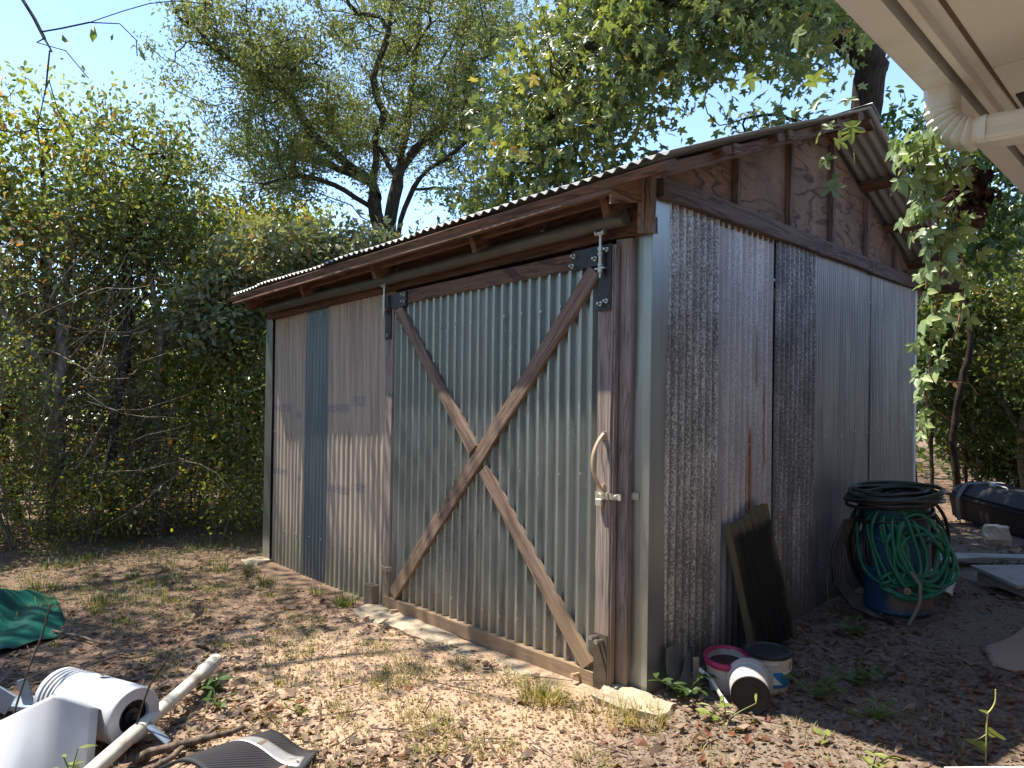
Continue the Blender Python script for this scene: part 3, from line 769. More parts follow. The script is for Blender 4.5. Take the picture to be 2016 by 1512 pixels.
m.tube([q0+Vector((.165, 0, -.0165)), q0+Vector((.85, 0, -.085)), q0+Vector((.90, 0, -.14)), q0+Vector((.905, 0, -2.1))], [1.03, 1.03, 1.03, 1.03], 36, caps=False, sec=sec2, smooth=False, up=(0, 1, 0))
m.obj('downspout_pipe', MT['white_gutter'], house)
m = MB(); m.box((1.70, .02, 2.445), (.30, .16, .008)); m.obj('soffit_vent', MT['vent'], house)
m = MB(); m.box((2.46, .55, 1.22), (.12, 13, 2.47)); m.obj('wall', MT['white_house'], house)
m = MB(); m.add([(1.36, -6, 2.53), (1.36, 7.1, 2.53), (6.4, 7.1, 4.7), (6.4, -6, 4.7), (1.36, -6, 2.56), (1.36, 7.1, 2.56), (6.4, 7.1, 4.73), (6.4, -6, 4.73)], [(0, 1, 2, 3), (7, 6, 5, 4), (0, 4, 5, 1), (1, 5, 6, 2), (2, 6, 7, 3), (3, 7, 4, 0)]).obj('roof', MT['shingle'], house)

# ------------------------------------------------------------------ foliage tools
def unit(v): return v/np.maximum(np.linalg.norm(v, axis=-1, keepdims=True), 1e-9)
def scatter(tv, tf, pos, dirs, nrm, size):
    """copies of a small template: +Y of the template along dirs, +Z along nrm; returns verts, faces"""
    y = unit(dirs); z = nrm-y*(nrm*y).sum(-1, keepdims=True); z = unit(z); x = np.cross(y, z)
    tv = np.asarray(tv, float); N = len(pos); k = len(tv)
    sz = np.asarray(size, float).reshape(N, 1, -1)
    P = tv[None]*sz
    V = pos[:, None]+P[:, :, 0:1]*x[:, None]+P[:, :, 1:2]*y[:, None]+P[:, :, 2:3]*z[:, None]
    Fc = np.asarray(tf)[None]+(np.arange(N)*k)[:, None, None]
    return V.reshape(-1, 3), Fc.reshape(-1, len(tf[0]))
T_OVAL = ([(0, 0, 0), (.21, .22, .06), (.25, .58, .05), (0, 1, -.08), (-.25, .58, .05), (-.21, .22, .06)], [(0, 1, 2), (0, 2, 3), (0, 3, 4), (0, 4, 5)])
T_NARROW = ([(0, 0, 0), (.20, .45, .04), (0, 1, -.1), (-.20, .45, .04)], [(0, 1, 2), (0, 2, 3)])
def lobed(npts=5, inner=.60, cup=.12):
    """a palmate leaf: blunt lobes with toothed shoulders round a drooping blade"""
    V = [(0, .30, -.03)]; out = []
    lobes = [(-2.15, .46), (-1.15, .66), (0, .78), (1.15, .66), (2.15, .46)]
    for i, (a, R) in enumerate(lobes):
        for da, f in ((-.24, .74), (0, 1.0), (.24, .74)): out.append((a+da, R*f))
        if i < 4: a2, R2 = lobes[i+1]; out.append(((a+a2)/2, inner*.62*min(R, R2)/.7))
    for a, R in out: V.append((math.sin(a)*R, .30+math.cos(a)*R, cup*(.4-R)*1.6))
    V.append((0, 0, 0)); n = len(V)
    Fs = [(0, i+1, i) for i in range(1, n-2)]+[(0, n-1, n-2), (0, 1, n-1)]
    return V, Fs
T_LOBE = lobed()
T_DEAD = ([(0, 0, 0), (.28, .25, .16), (.34, .62, .05), (0, 1, .18), (-.3, .66, .14), (-.26, .28, .03), (0, .5, -.05)], [(6, 0, 1), (6, 1, 2), (6, 2, 3), (6, 3, 4), (6, 4, 5), (6, 5, 0)])

def tubes(P0, P1, R0, R1, n):
    d = unit(P1-P0); ref = np.where(np.abs(d[:, 2:3]) < .9, np.array([[0, 0, 1.]]), np.array([[1., 0, 0]]))
    a = unit(np.cross(d, ref)); b = np.cross(d, a)
    th = np.arange(n)*2*np.pi/n
    cs = np.cos(th)[None, :, None]; sn = np.sin(th)[None, :, None]
    A = P0[:, None]+(a[:, None]*cs+b[:, None]*sn)*R0[:, None, None]
    B = P1[:, None]+(a[:, None]*cs+b[:, None]*sn)*R1[:, None, None]
    V = np.concatenate([A, B], 1).reshape(-1, 3)
    k = np.arange(n); q = np.stack([k, (k+1) % n, n+(k+1) % n, n+k], -1)
    return V, (q[None]+(np.arange(len(P0))*2*n)[:, None, None]).reshape(-1, 4)

def smooth_path(pts, step):
    pts = [np.array(p, float) for p in pts]; out = []
    for i in range(len(pts)-1):
        p0 = pts[max(i-1, 0)]; p1 = pts[i]; p2 = pts[i+1]; p3 = pts[min(i+2, len(pts)-1)]
        m = max(1, int(np.linalg.norm(p2-p1)/step))
        for k in range(m):
            t = k/m
            out.append(.5*((2*p1)+(-p0+p2)*t+(2*p0-5*p1+4*p2-p3)*t*t+(-p0+3*p1-3*p2+p3)*t**3))
    out.append(pts[-1]); return out

def skeleton(paths, clusters, r, step=.16, bias=.35, sag=.06, wig=.05):
    """limbs follow the given paths; a branch then reaches out to every leaf cluster"""
    P = []; par = []
    for pth in paths:
        sp = smooth_path(pth, step)
        if P:
            A = np.array(P); last = int(np.argmin(((A-sp[0])**2).sum(1)))
        else: last = -1
        for p in sp:
            P.append(p+r.normal(0, wig*.12, 3)); par.append(last); last = len(P)-1
    base = np.array(paths[0][0], float)
    tips = []
    if len(clusters):
        A0 = np.array(P)
        dmin = np.array([((A0-c)**2).sum(1).min() for c in clusters])
        for i in np.argsort(dmin):
            c = clusters[i]; A = np.array(P)
            d = np.sqrt(((A-c)**2).sum(1))+bias*np.linalg.norm(A-base, axis=1)*.25+np.where(A[:, 2] > c[2]+.15, .25, 0)
            j = int(np.argmin(d)); s = P[j]; Lg = np.linalg.norm(c-s); m = max(2, int(Lg/step)+1)
            pd = (P[j]-P[par[j]]) if par[j] >= 0 else np.array([0, 0, 1.])
            pd = pd/max(np.linalg.norm(pd), 1e-6)
            last = j
            for k in range(1, m+1):
                t = k/m
                q = s+(c-s)*t+pd*Lg*.28*math.sin(math.pi*t)*(1-t)*1.2+np.array([0, 0, sag*Lg*math.sin(math.pi*t)])+r.normal(0, wig*Lg*.22, 3)*(1 if k < m else 0)
                P.append(q); par.append(last); last = len(P)-1
            tips.append(last)
    return np.array(P), np.array(par), tips

def wood_mesh(name, P, par, R0, rt=.0035, ntip=None, rmin=.0025, roots=None):
    n = len(P); cnt = np.zeros(n)
    child = np.zeros(n, int)
    for i in range(n):
        if par[i] >= 0: child[par[i]] += 1
    cnt[child == 0] = 1
    for i in range(n-1, -1, -1):
        if par[i] >= 0: cnt[par[i]] += cnt[i]
    # parents can come after children only through path joins, so repeat once more is not needed
    e = math.log(R0/rt)/max(math.log(cnt.max()), .7)
    R = np.maximum(rt*cnt**e, rmin)
    i = np.where(par >= 0)[0]
    P0 = P[par[i]]; P1 = P[i]; r1 = R[i]; r0 = np.minimum(R[par[i]], r1*1.5)
    ext = unit(P1-P0); P1 = P1+ext*(r1*.25)[:, None]
    big = r1 > .016
    V1, Q1 = tubes(P0[big], P1[big], r0[big], r1[big], 8)
    V2, Q2 = tubes(P0[~big], P1[~big], r0[~big], r1[~big], 3)
    me = np_mesh(name, np.concatenate([V1, V2]), quads=np.concatenate([Q1, Q2+len(V1)]), smooth=True)
    return me

def leaf_cloud(centers, per, sig, size, r, tmpl, droop=.3, up=.8, szvar=.35, flat=.8):
    N = len(centers)*per
    c = np.repeat(np.asarray(centers, float), per, 0)
    s = np.repeat(np.asarray(sig if np.ndim(sig) else np.full(len(centers), sig)), per)[:, None]
    pos = c+r.normal(0, 1, (N, 3))*s*np.array([1, 1, flat])
    d = r.normal(0, 1, (N, 3)); d[:, 2] -= droop*1.5
    nr = r.normal(0, 1, (N, 3)); nr[:, 2] += up
    sz = size*(1+szvar*r.uniform(-1, 1, N))
    return scatter(tmpl[0], tmpl[1], pos, d, nr, np.stack([sz, sz, sz], 1)), pos, d, nr, sz

def pick_clusters(ells, r, ntot, hollow=.25, gap=.35, seed=0):
    """points in a set of ellipsoids, thinned by a noise field so that gaps stay open"""
    out = []
    vol = np.array([e[1]*e[1]*e[2]*(e[3] if len(e) > 3 else 1) for e in ells]); vol = vol**.8/np.sum(vol**.8)
    for e, f in zip(ells, vol):
        k = 0; need = int(ntot*f)
        while k < need:
            u = r.normal(0, 1, 3); u /= np.linalg.norm(u); rad = r.uniform(hollow, 1)**(1/2.2)
            p = np.array(e[0])+u*rad*np.array([e[1], e[1], e[2]])
            if mnoise.noise(Vector(p*1.5)+Vector((seed*7.3, 0, 0))) < gap-.5 and r.rand() < .85: k += .25; continue
            if p[2] < .15: continue
            out.append(p); k += 1
    return np.array(out)

def tree(name, label, cat, paths, ells, ncl, per, sig, lsize, lmat, bmat, R0, seed, tmpl=T_OVAL, group=None, gap=.35, clusters=None, droop=.3, up=.8, flat=.8, rt=.0035, wig=.06, hollow=.25, parts=True):
    r = np.random.RandomState(seed)
    cl = pick_clusters(ells, r, ncl, hollow, gap, seed) if clusters is None else clusters
    P, par, tips = skeleton(paths, cl, r, wig=wig)
    b = paths[0][0]
    t = thing(name, label, cat, b, group)
    mesh_obj('trunk', wood_mesh('trunk', P, par, R0, rt), bmat, t)
    (V, Fc), *_ = leaf_cloud(cl, per, sig*r.uniform(.6, 1.5, len(cl)), lsize, r, tmpl, droop, up, .4, flat)
    tag(mesh_obj('crown', np_mesh('crown', V, tris=Fc), lmat, t))
    return t, cl

# ------------------------------------------------------------------ the spreading fine-leaved tree behind the shed
MP = {
 'T': [(-6.53, 2.82, -0.05), (-6.51, 2.78, 1.4), (-6.46, 2.77, 2.92), (-6.49, 2.7, 3.83)],
 'A': [(-6.5, 2.69, 3.7), (-6.54, 2.65, 3.9), (-6.55, 2.52, 4.26), (-6.5, 2.45, 4.62), (-6.39, 2.44, 5.11), (-6.34, 2.39, 5.31), (-6.19, 2.43, 5.61), (-6.18, 2.34, 5.83), (-6.16, 2.24, 6.09), (-6.02, 2.28, 6.34), (-5.88, 2.31, 6.66), (-5.75, 2.32, 7.26)],
 'A2': [(-6.52, 2.5, 4.5), (-6.62, 2.53, 4.72), (-6.71, 2.19, 4.95), (-6.77, 1.9, 5.08), (-6.8, 1.64, 5.28), (-6.77, 1.43, 5.5), (-6.72, 1.24, 5.68), (-6.7, 1.03, 5.81), (-6.83, 0.67, 5.94), (-6.94, 0.32, 6.13), (-6.93, 0.09, 6.28)],
 'A3': [(-6.52, 2.5, 4.5), (-6.62, 2.53, 4.66), (-7.0, 2.36, 4.95), (-7.36, 2.21, 5.13), (-7.78, 2.0, 5.29), (-8.21, 1.78, 5.39), (-8.65, 1.55, 5.52), (-9.16, 1.26, 5.46)],
 'B': [(-6.54, 2.6, 4.15), (-6.61, 2.56, 4.32), (-6.66, 2.25, 4.46), (-6.71, 1.95, 4.6), (-6.76, 1.66, 4.65), (-6.85, 1.32, 4.6), (-6.93, 1.0, 4.47), (-7.0, 0.68, 4.45)],
 'C': [(-6.5, 2.68, 3.95), (-6.56, 2.62, 4.09), (-6.65, 2.33, 4.18), (-6.64, 2.16, 4.33), (-6.68, 1.93, 4.36), (-6.76, 1.66, 4.44)],
 'D': [(-6.49, 2.7, 3.8), (-6.48, 2.7, 4.13), (-6.47, 2.78, 4.53), (-6.45, 2.86, 4.93), (-6.46, 2.92, 5.25), (-6.44, 3.0, 5.66), (-6.42, 3.08, 6.15), (-6.44, 3.13, 6.49), (-6.44, 3.19, 6.91), (-6.45, 3.24, 7.34), (-6.45, 3.29, 8.08)],
 'D2': [(-6.45, 2.84, 4.85), (-6.65, 2.81, 5.08), (-6.83, 2.79, 5.36), (-7.1, 2.68, 5.49), (-7.43, 2.51, 5.5)],
 'E': [(-6.48, 2.73, 3.6), (-6.38, 2.81, 3.98), (-6.18, 2.81, 4.32), (-5.99, 2.81, 4.57), (-5.72, 2.89, 4.78), (-5.44, 2.99, 4.91), (-5.18, 3.06, 5.04), (-4.88, 3.18, 5.23)],
 'F': [(-6.45, 2.82, 4.7), (-6.36, 2.94, 5.16), (-6.24, 3.23, 5.43), (-6.19, 3.43, 5.67), (-6.19, 3.58, 5.95), (-6.18, 3.73, 6.32), (-6.12, 3.94, 6.73), (-6.06, 4.15, 7.19), (-5.96, 4.4, 7.66), (-5.94, 4.56, 8.23)],
 'G': [(-6.2, 3.40, 5.63), (-6.04, 3.97, 5.81), (-5.88, 4.42, 6.01)],
 'H': [(-6.0, 2.81, 4.56), (-6.12, 3.42, 4.74), (-5.99, 3.92, 4.85)],
}
r = np.random.RandomState(101)
cl = []
for k, n in dict(A=34, A2=95, A3=60, B=60, C=14, D=55, D2=26, E=46, F=75, G=24, H=16).items():
    sp = np.array(smooth_path(MP[k], .12)); f = int(len(sp)*(.38 if k not in 'G H C' else .2))
    for i in range(n):
        p = sp[r.randint(f, len(sp))]; q = r.normal(0, 1, 3)*np.array([.42, .42, .34]); q[2] += .20
        cl.append(p+q)
for i in range(560):
    u = r.normal(0, 1, 3); u /= np.linalg.norm(u)
    p = np.array([-6.6, 2.35, 6.75])+u*r.uniform(.35, 1)**.6*np.array([2.45, 2.5, 1.85])
    if mnoise.noise(Vector(p*1.1)) > -.12: cl.append(p)
cl = np.array([c for c in cl if not (abs(c[0]+6.4) < .9 and 2.1 < c[1] < 3.4 and c[2] < 5.1)])
t, _ = tree('spreading_tree', 'large spreading tree with fine feathery leaves and dark forking limbs behind the shed', 'tree', [MP[k] for k in 'T A A2 A3 B C D D2 E F G H'.split()], None, 0, 125, .115, .056, MT['mesquite'], MT['bark'], .155, 102, tmpl=T_NARROW, clusters=cl, droop=.35, up=.6, rt=.0072, wig=.10)

# ------------------------------------------------------------------ the broad-leaved tree whose boughs hang over the roof
r = np.random.RandomState(201)
BT = [[(-1.02, 5.74, -.05), (-.97, 5.71, 1.98), (-.88, 5.62, 3.77), (-.78, 5.56, 4.88), (-.69, 5.53, 5.31), (-.58, 5.51, 5.68), (-.45, 5.45, 6.3), (-.3, 5.4, 7.4)],
      [(-.69, 5.53, 5.35), (-1.0, 5.0, 5.75), (-1.5, 4.2, 5.95), (-1.9, 3.3, 5.75), (-2.2, 2.6, 5.3), (-2.5, 2.1, 4.7)],
      [(-1.0, 5.0, 5.75), (-.8, 4.3, 5.9), (-.6, 3.5, 5.65), (-.45, 2.8, 5.1), (-.35, 2.3, 4.5)],
      [(-1.5, 4.2, 5.95), (-2.3, 3.8, 6.0), (-3.0, 3.2, 5.6), (-3.3, 2.6, 4.9)],
      [(-.88, 5.62, 3.9), (-1.1, 5.3, 4.5), (-1.5, 4.8, 4.8), (-2.0, 4.4, 4.7)],
      [(-.45, 5.45, 6.3), (-.9, 4.6, 6.9), (-1.3, 3.6, 7.0), (-1.6, 2.8, 6.6)]]
ELL = [((-2.35, 2.45, 4.75), .95, .85), ((-1.35, 2.6, 5.2), .95, .75), ((-.55, 2.9, 5.05), .80, .62), ((-3.0, 2.5, 4.2), .72, .8), ((-3.2, 3.0, 3.85), .6, .5), ((-3.75, 2.5, 4.1), .65, .6), ((-1.9, 3.6, 5.8), 1.2, .8), ((-2.9, 3.0, 5.3), .8, .8), ((-.9, 4.4, 5.7), .9, .6), ((-1.4, 3.0, 6.5), 1.3, .7), ((-1.6, 4.6, 4.5), .55, .4)]
cl = pick_clusters(ELL, r, 760, .2, .40, 5)
cl = np.array([c for c in cl if c[2] > roofz(min(max(c[1], -.4), 4.5))+.3])
P, par, tips = skeleton(BT, cl, r, wig=.06, sag=.1)
bt = thing('broadleaf_tree', 'big dark-trunked tree with lobed leaves hanging over the shed roof ridge', 'tree', (-1.02, 5.74, -.05))
mesh_obj('trunk', wood_mesh('trunk', P, par, .185, .0038), MT['bark_dark'], bt)
# one bough tip hanging in front of the gable
tipc = np.array([[.46, .95, 2.98], [.50, 1.02, 2.90]])
(V, Fc), pos, dd, nn, sz = leaf_cloud(np.concatenate([cl, tipc]), 19, .20, .094, r, T_LOBE, droop=.7, up=.9, szvar=.4, flat=.9)
ok = pos[:, 2] > np.array([roofz(v) for v in pos[:, 1]])+.06
ok |= (pos[:, 0] > .47) & (pos[:, 0] < .62)
ok &= ~((pos[:, 0] > .30) & (pos[:, 2] < 3.3) & (pos[:, 0] < .47))
ok &= ~((pos[:, 0] > .62) & (pos[:, 2] < 3.6))
dist = np.linalg.norm(pos-np.array(CAM), axis=1); infr = np.where(ok)[0]
order = infr[np.argsort(dist[infr])]
near, far = order[:280], order[280:]
V, Fc = scatter(T_LOBE[0], T_LOBE[1], pos[far], dd[far], nn[far], np.stack([sz[far]]*3, 1))
tag(mesh_obj('crown', np_mesh('crown', V, tris=Fc), MT['syc'], bt), kind='stuff')
LM3 = []
for k in range(5):
    tv, tf = lobed(5, .36+.05*k, .06+.06*k); me = np_mesh('lobed_leaf', np.array(tv), tris=tf); me.materials.append(MT['syc']); LM3.append(me)
for i in near:
    y = unit(dd[i]); z = nn[i]-y*np.dot(nn[i], y); z = unit(z); x = np.cross(y, z)
    M = frame(pos[i], x*sz[i], y*sz[i], z*sz[i]); mesh_obj('leaf', LM3[i % 5], None, bt, M)

# ------------------------------------------------------------------ thicket left of the shed
TG = 'trees of the thicket left of the shed'
def trunk_to(x, y, top, lean=(0, 0), n=4, r=None, jit=.12):
    z0 = float(gz(x, y))-.05; out = []
    for i in range(n+1):
        t = i/n; out.append((x+lean[0]*t+(r.normal(0, jit) if 0 < i else 0), y+lean[1]*t+(r.normal(0, jit) if 0 < i else 0), z0+(top-z0)*t))
    return out
r = np.random.RandomState(301)
L1 = [[(-7.16, -1.35, -.05), (-7.02, -1.33, 0.86), (-6.94, -1.37, 1.55), (-6.9, -1.44, 1.74), (-6.95, -1.59, 2.05), (-6.99, -1.75, 2.32), (-7.07, -1.94, 2.7), (-7.2, -1.9, 3.3)],
      [(-6.94, -1.37, 1.55), (-7.05, -1.27, 2.01), (-7.21, -1.28, 2.31), (-7.3, -1.21, 2.87), (-7.36, -1.11, 3.4)],
      [(-6.97, -1.7, 2.25), (-6.75, -1.69, 2.46), (-6.64, -1.54, 2.4), (-6.52, -1.39, 2.3), (-6.32, -1.05, 2.23), (-6.04, -0.62, 2.19), (-5.9, -0.35, 2.27), (-5.75, -0.08, 2.4), (-5.64, 0.16, 2.43)]]
tree('gnarled_tree', 'gnarled tree with a forked trunk and one long bare limb reaching right across the thicket', 'tree', L1,
     [((-7.45, -1.25, 3.05), .95, .85), ((-7.2, -1.8, 3.2), .6, .7), ((-7.9, -1.6, 2.0), .8, .7)], 260, 27, 0.180, 0.0617, MT['lf_grey'], MT['bark_pale'], .075, 302, group=TG, gap=.36)
L2 = [[(-7.01, -0.31, -.05), (-6.98, -0.31, 0.8), (-6.95, -0.3, 1.43), (-6.92, -0.3, 1.99), (-6.9, -0.29, 2.36), (-6.96, -0.38, 2.92), (-7.03, -0.48, 3.48)],
      [(-7.75, -1.2, -.05), (-7.65, -1.03, 1.06), (-7.42, -0.81, 1.4), (-7.16, -0.54, 1.74), (-6.94, -0.32, 1.97)],
      [(-6.92, -0.3, 2.02), (-6.98, -0.59, 2.1), (-6.96, -0.79, 2.22), (-7.01, -1.06, 2.24), (-7.11, -1.39, 2.18)]]
tree('slender_tree', 'slender straight stem with a pale leaning branch propped against it', 'tree', L2,
     [((-7.1, -.25, 3.2), .85, .95), ((-6.9, .1, 2.6), .7, .6)], 240, 27, 0.180, 0.0570, MT['lf_mid'], MT['bark_pale'], .05, 303, group=TG, gap=.36)
tree('yellow_tree', 'tall yellow-green tree at the far upper left against the sky', 'tree', [trunk_to(-8.35, -1.5, 4.6, (0, .05), 4, r)],
     [((-8.2, -1.45, 4.55), .95, 1.0), ((-8.4, -1.9, 3.7), .9, .8)], 330, 27, 0.192, 0.0712, MT['lf_yellow'], MT['bark'], .07, 304, group=TG, gap=.38)
tree('vine_draped_tree', 'rounded tree draped in glossy vines, its top just below the open sky', 'tree', [trunk_to(-7.0, -.75, 4.4, (0, .1), 4, r)],
     [((-6.85, -.6, 4.4), .72, .85), ((-6.75, -.35, 3.7), .72, .7), ((-7.2, -.85, 3.5), .7, .8)], 330, 27, 0.180, 0.0684, MT['lf_mid'], MT['bark'], .06, 305, tmpl=T_OVAL, group=TG, gap=.38)
tree('dull_tree', 'dull olive tree filling the middle of the thicket behind the long limb', 'tree', [trunk_to(-8.2, -.3, 3.9, (0, 0), 4, r)],
     [((-8.1, -.2, 3.2), 1.15, 1.2), ((-8.4, -1.0, 2.3), .9, .9)], 300, 27, 0.204, 0.0712, MT['lf_grey'], MT['bark_dark'], .07, 306, group=TG, gap=.36)
tree('corner_tree', 'green tree close behind the left rear corner of the shed', 'tree', [trunk_to(-7.3, 1.0, 3.6, (0, 0), 4, r)],
     [((-7.3, .9, 3.3), .95, 1.05), ((-6.6, .35, 2.2), .85, .9), ((-6.2, .25, 1.4), .6, .8)], 360, 27, 0.192, 0.0712, MT['lf_yellow'], MT['bark'], .06, 307, group=TG, gap=.36)
tree('edge_tree', 'bushy tree continuing the thicket at the very left edge of the picture', 'tree', [trunk_to(-7.2, -3.1, 3.2, (0, 0), 4, r)],
     [((-7.2, -3.1, 2.6), .9, 1.1), ((-6.9, -2.9, 1.2), .8, .9)], 260, 31, .16, .07, MT['lf_mid'], MT['bark_pale'], .05, 308, group=TG, gap=.36)
for (nm, lb, x, y, e, mt, ls, ncl, sd) in (
    ('dark_shrub', 'dark leafy shrub at the foot of the slender stem', -6.85, .05, [((-7.0, .1, 1.1), .95, 1.0), ((-6.6, .55, .8), .6, .65)], 'lf_mid', .048, 300, 311),
    ('dense_shrub', 'dense small-leaved shrub behind the shed wall corner, low in shade', -6.2, 1.05, [((-6.1, .55, 1.2), .75, 1.1), ((-5.5, .5, 1.3), .5, 1.0), ((-5.25, .25, .8), .35, .6)], 'lf_mid', .046, 260, 312),
    ('twiggy_shrub', 'twiggy olive shrub between the gnarled trunk and the slender stem', -7.05, -.85, [((-7.0, -.8, 1.05), .75, .85), ((-6.8, -.9, .5), .6, .4)], 'lf_grey', .042, 260, 313),
    ('shady_shrub', 'shady shrub at the left edge beside the gnarled trunk', -6.35, -1.75, [((-6.5, -1.9, 1.2), .55, 1.05), ((-6.8, -1.75, .7), .6, .6)], 'lf_mid', .046, 240, 314),
    ('leaning_shrub', 'low grey-green shrub under the leaning pale branch', -7.6, -1.2, [((-7.8, -1.2, 1.1), .8, .9)], 'lf_grey', .055, 180, 315),
    ('low_scrub', 'sparse low scrub at the thicket edge left of the shed corner', -5.75, .0, [((-5.75, .05, .42), .55, .42)], 'lf_yellow', .04, 110, 317),
    ('grassy_scrub', 'sparse yellow-green scrub at the foot of the gnarled trunk', -6.3, -1.15, [((-6.35, -1.1, .40), .5, .42)], 'lf_yellow', .04, 110, 318),
    ('twig_scrub', 'thin pale scrub between the low scrub and the gnarled trunk', -6.15, -.5, [((-6.2, -.5, .5), .45, .5)], 'lf_grey', .04, 100, 319),
    ('green_thicket_shrub', 'bright mid-height shrub deep in the thicket behind the slender stem', -8.2, .4, [((-8.2, .4, 1.5), 1.0, 1.3)], 'lf_yellow', .065, 240, 316)):
    rr = np.random.RandomState(sd); zz = float(gz(x, y))
    stems = []
    for k in range(5):
        a = rr.uniform(0, 6.28); d = rr.uniform(.2, .55); h = rr.uniform(.7, 1.5)
        stems.append([(x+.05*math.cos(a), y+.05*math.sin(a), zz-.04), (x+d*.5*math.cos(a), y+d*.5*math.sin(a), h*.5), (x+d*math.cos(a), y+d*math.sin(a), h)])
    tree(nm, lb, 'shrub', stems, e, ncl, 24, .165, ls, MT[mt], MT['bark_pale'], .022, sd, group='shrubs of the thicket left of the shed', gap=.34, up=1.0)
rr = np.random.RandomState(340)
bst = thing('dead_brush', 'tangle of pale dead stems and thin twigs crossing in front of the thicket', 'brush', (-6.7, -.8, 0))
P0 = []; P1 = []; R0_ = []; R1_ = []
for i in range(340):
    x = rr.uniform(-7.6, -5.9); y = rr.uniform(-1.9, .9)
    if x+6.1 > .5-.45*abs(y+.5): x -= .6
    z = rr.uniform(.05, 2.6)**1.0; a = rr.normal(1.0, .8); ln = rr.uniform(.4, 1.5); el = rr.normal(.5, .5)
    p = np.array([x, y, z]); d = np.array([math.cos(a)*math.cos(el), math.sin(a)*math.cos(el), math.sin(el)]); rad = rr.uniform(.002, .0075)
    if z < .4: d[2] = abs(d[2])+.5
    for k in range(5):
        q = p+d*ln/5; P0.append(p); P1.append(q); R0_.append(rad*(1-.17*k)); R1_.append(rad*(1-.17*(k+1))); p = q; d = unit(d+rr.normal(0, .16, 3))
V, Q = tubes(np.array(P0), np.array(P1), np.array(R0_), np.array(R1_), 4)
tag(mesh_obj('stems', np_mesh('stems', V, quads=Q, smooth=True), MT['bark_pale'], bst), kind='stuff')
# pale vine heaped over the brush behind the shed's left end
tree('pale_vine', 'heap of pale silvery vine leaves rising behind the left end of the roof', 'vine', [[(-5.7, 1.2, -.05), (-5.65, 1.1, 1.4), (-5.6, .9, 2.6)], [(-5.0, 2.3, 0), (-5.1, 2.0, 1.8), (-5.2, 1.7, 2.7)]],
     [((-5.75, .6, 3.05), .6, .5), ((-5.3, 1.4, 3.25), .6, .38), ((-5.1, 2.3, 3.3), .5, .28), ((-6.1, .2, 2.5), .5, .5)], 260, 40, .12, .085, MT['lf_pale'], MT['bark_pale'], .03, 320, gap=.3, up=1.6, droop=.1)

# ------------------------------------------------------------------ trees to the right, beyond the shed
RG = 'trees beyond the right end of the shed'
tree('shaded_tree', 'dark shaded tree whose leaves show just beyond the roof ridge', 'tree', [trunk_to(-.35, 7.4, 4.6, (.1, -.9), 4, r)],
     [((-.35, 5.9, 4.3), .55, .5), ((.1, 6.2, 3.5), .6, .6), ((.35, 6.4, 4.4), .5, .4)], 190, 26, .16, .09, MT['lf_dark'], MT['bark_dark'], .04, 330, group=RG, gap=.36)
tree('roadside_tree', 'leafy tree with a crooked pale stem at the right edge of the picture', 'tree', [[(.15, 8.6, -.05), (.1, 8.5, 1.0), (.35, 8.3, 1.7), (.3, 8.25, 2.4), (.5, 8.2, 3.6)], [(.1, 8.5, 1.0), (-.25, 8.6, 1.8), (-.35, 8.5, 2.7)]],
     [((.1, 8.1, 3.0), 1.0, 1.1), ((.6, 8.2, 2.0), .8, .7), ((-.5, 8.2, 2.6), .7, .8)], 320, 40, .17, .08, MT['lf_mid'], MT['bark_pale'], .055, 331, group=RG, gap=.34)
tree('backlit_tree', 'thin bright-leaved tree glimpsed between the dark stems on the right', 'tree', [trunk_to(-.6, 10.8, 3.6, (0, 0), 4, r)],
     [((-.4, 10.6, 2.6), 1.2, 1.3), ((.6, 10.9, 1.6), 1.1, 1.0)], 280, 40, .19, .085, MT['lf_yellow'], MT['bark'], .05, 332, group=RG, gap=.34)
tree('thin_tree', 'thin dark tree leaning right beside the shed corner', 'tree', [[(-1.0, 8.6, -.05), (-.95, 8.5, 1.2), (-.75, 8.3, 2.4), (-.5, 8.0, 3.8)], [(-1.25, 8.8, -.05), (-1.3, 8.7, 1.3), (-1.2, 8.5, 2.7)], [(-.65, 8.9, -.05), (-.6, 8.8, 1.5), (-.7, 8.6, 2.6)]],
     [((-.8, 8.3, 2.9), .85, .9), ((-.9, 8.7, 1.7), .7, .5)], 200, 40, .17, .08, MT['lf_dark'], MT['bark'], .04, 333, group=RG, gap=.36)
tree('low_bush', 'low dark bush at the edge of the clearing behind the black box', 'shrub', [[(-.4, 9.6, -.05), (-.3, 9.5, .6), (-.1, 9.4, 1.2)], [(.2, 9.5, -.05), (.4, 9.4, .9)]],
     [((-.5, 9.7, .9), .9, .75), ((.6, 9.4, .9), .8, .7)], 230, 44, .16, .07, MT['lf_dark'], MT['bark_dark'], .03, 334, gap=.32)

tree('distant_yellow_tree', 'hazy yellow-green tree seen between the low limbs of the spreading tree', 'tree', [trunk_to(-10.5, 3.0, 4.4, (0, 0), 4, r)],
     [((-10.5, 3.0, 4.3), 1.5, 1.1), ((-10.2, 4.2, 3.8), 1.2, .9), ((-10.6, 1.8, 4.2), 1.1, 1.0)], 330, 40, .2, .10, MT['lf_yellow'], MT['bark'], .07, 336, gap=.34)
tree('distant_roof_tree', 'pale green tree rising over the middle of the shed roof, behind the spreading tree', 'tree', [trunk_to(-7.2, 6.2, 4.6, (0, 0), 4, r)],
     [((-7.0, 6.2, 4.5), 1.2, .9), ((-6.0, 6.4, 4.6), 1.0, .8), ((-7.9, 6.0, 3.9), 1.0, .9)], 280, 40, .2, .10, MT['lf_yellow'], MT['bark'], .07, 337, gap=.36)

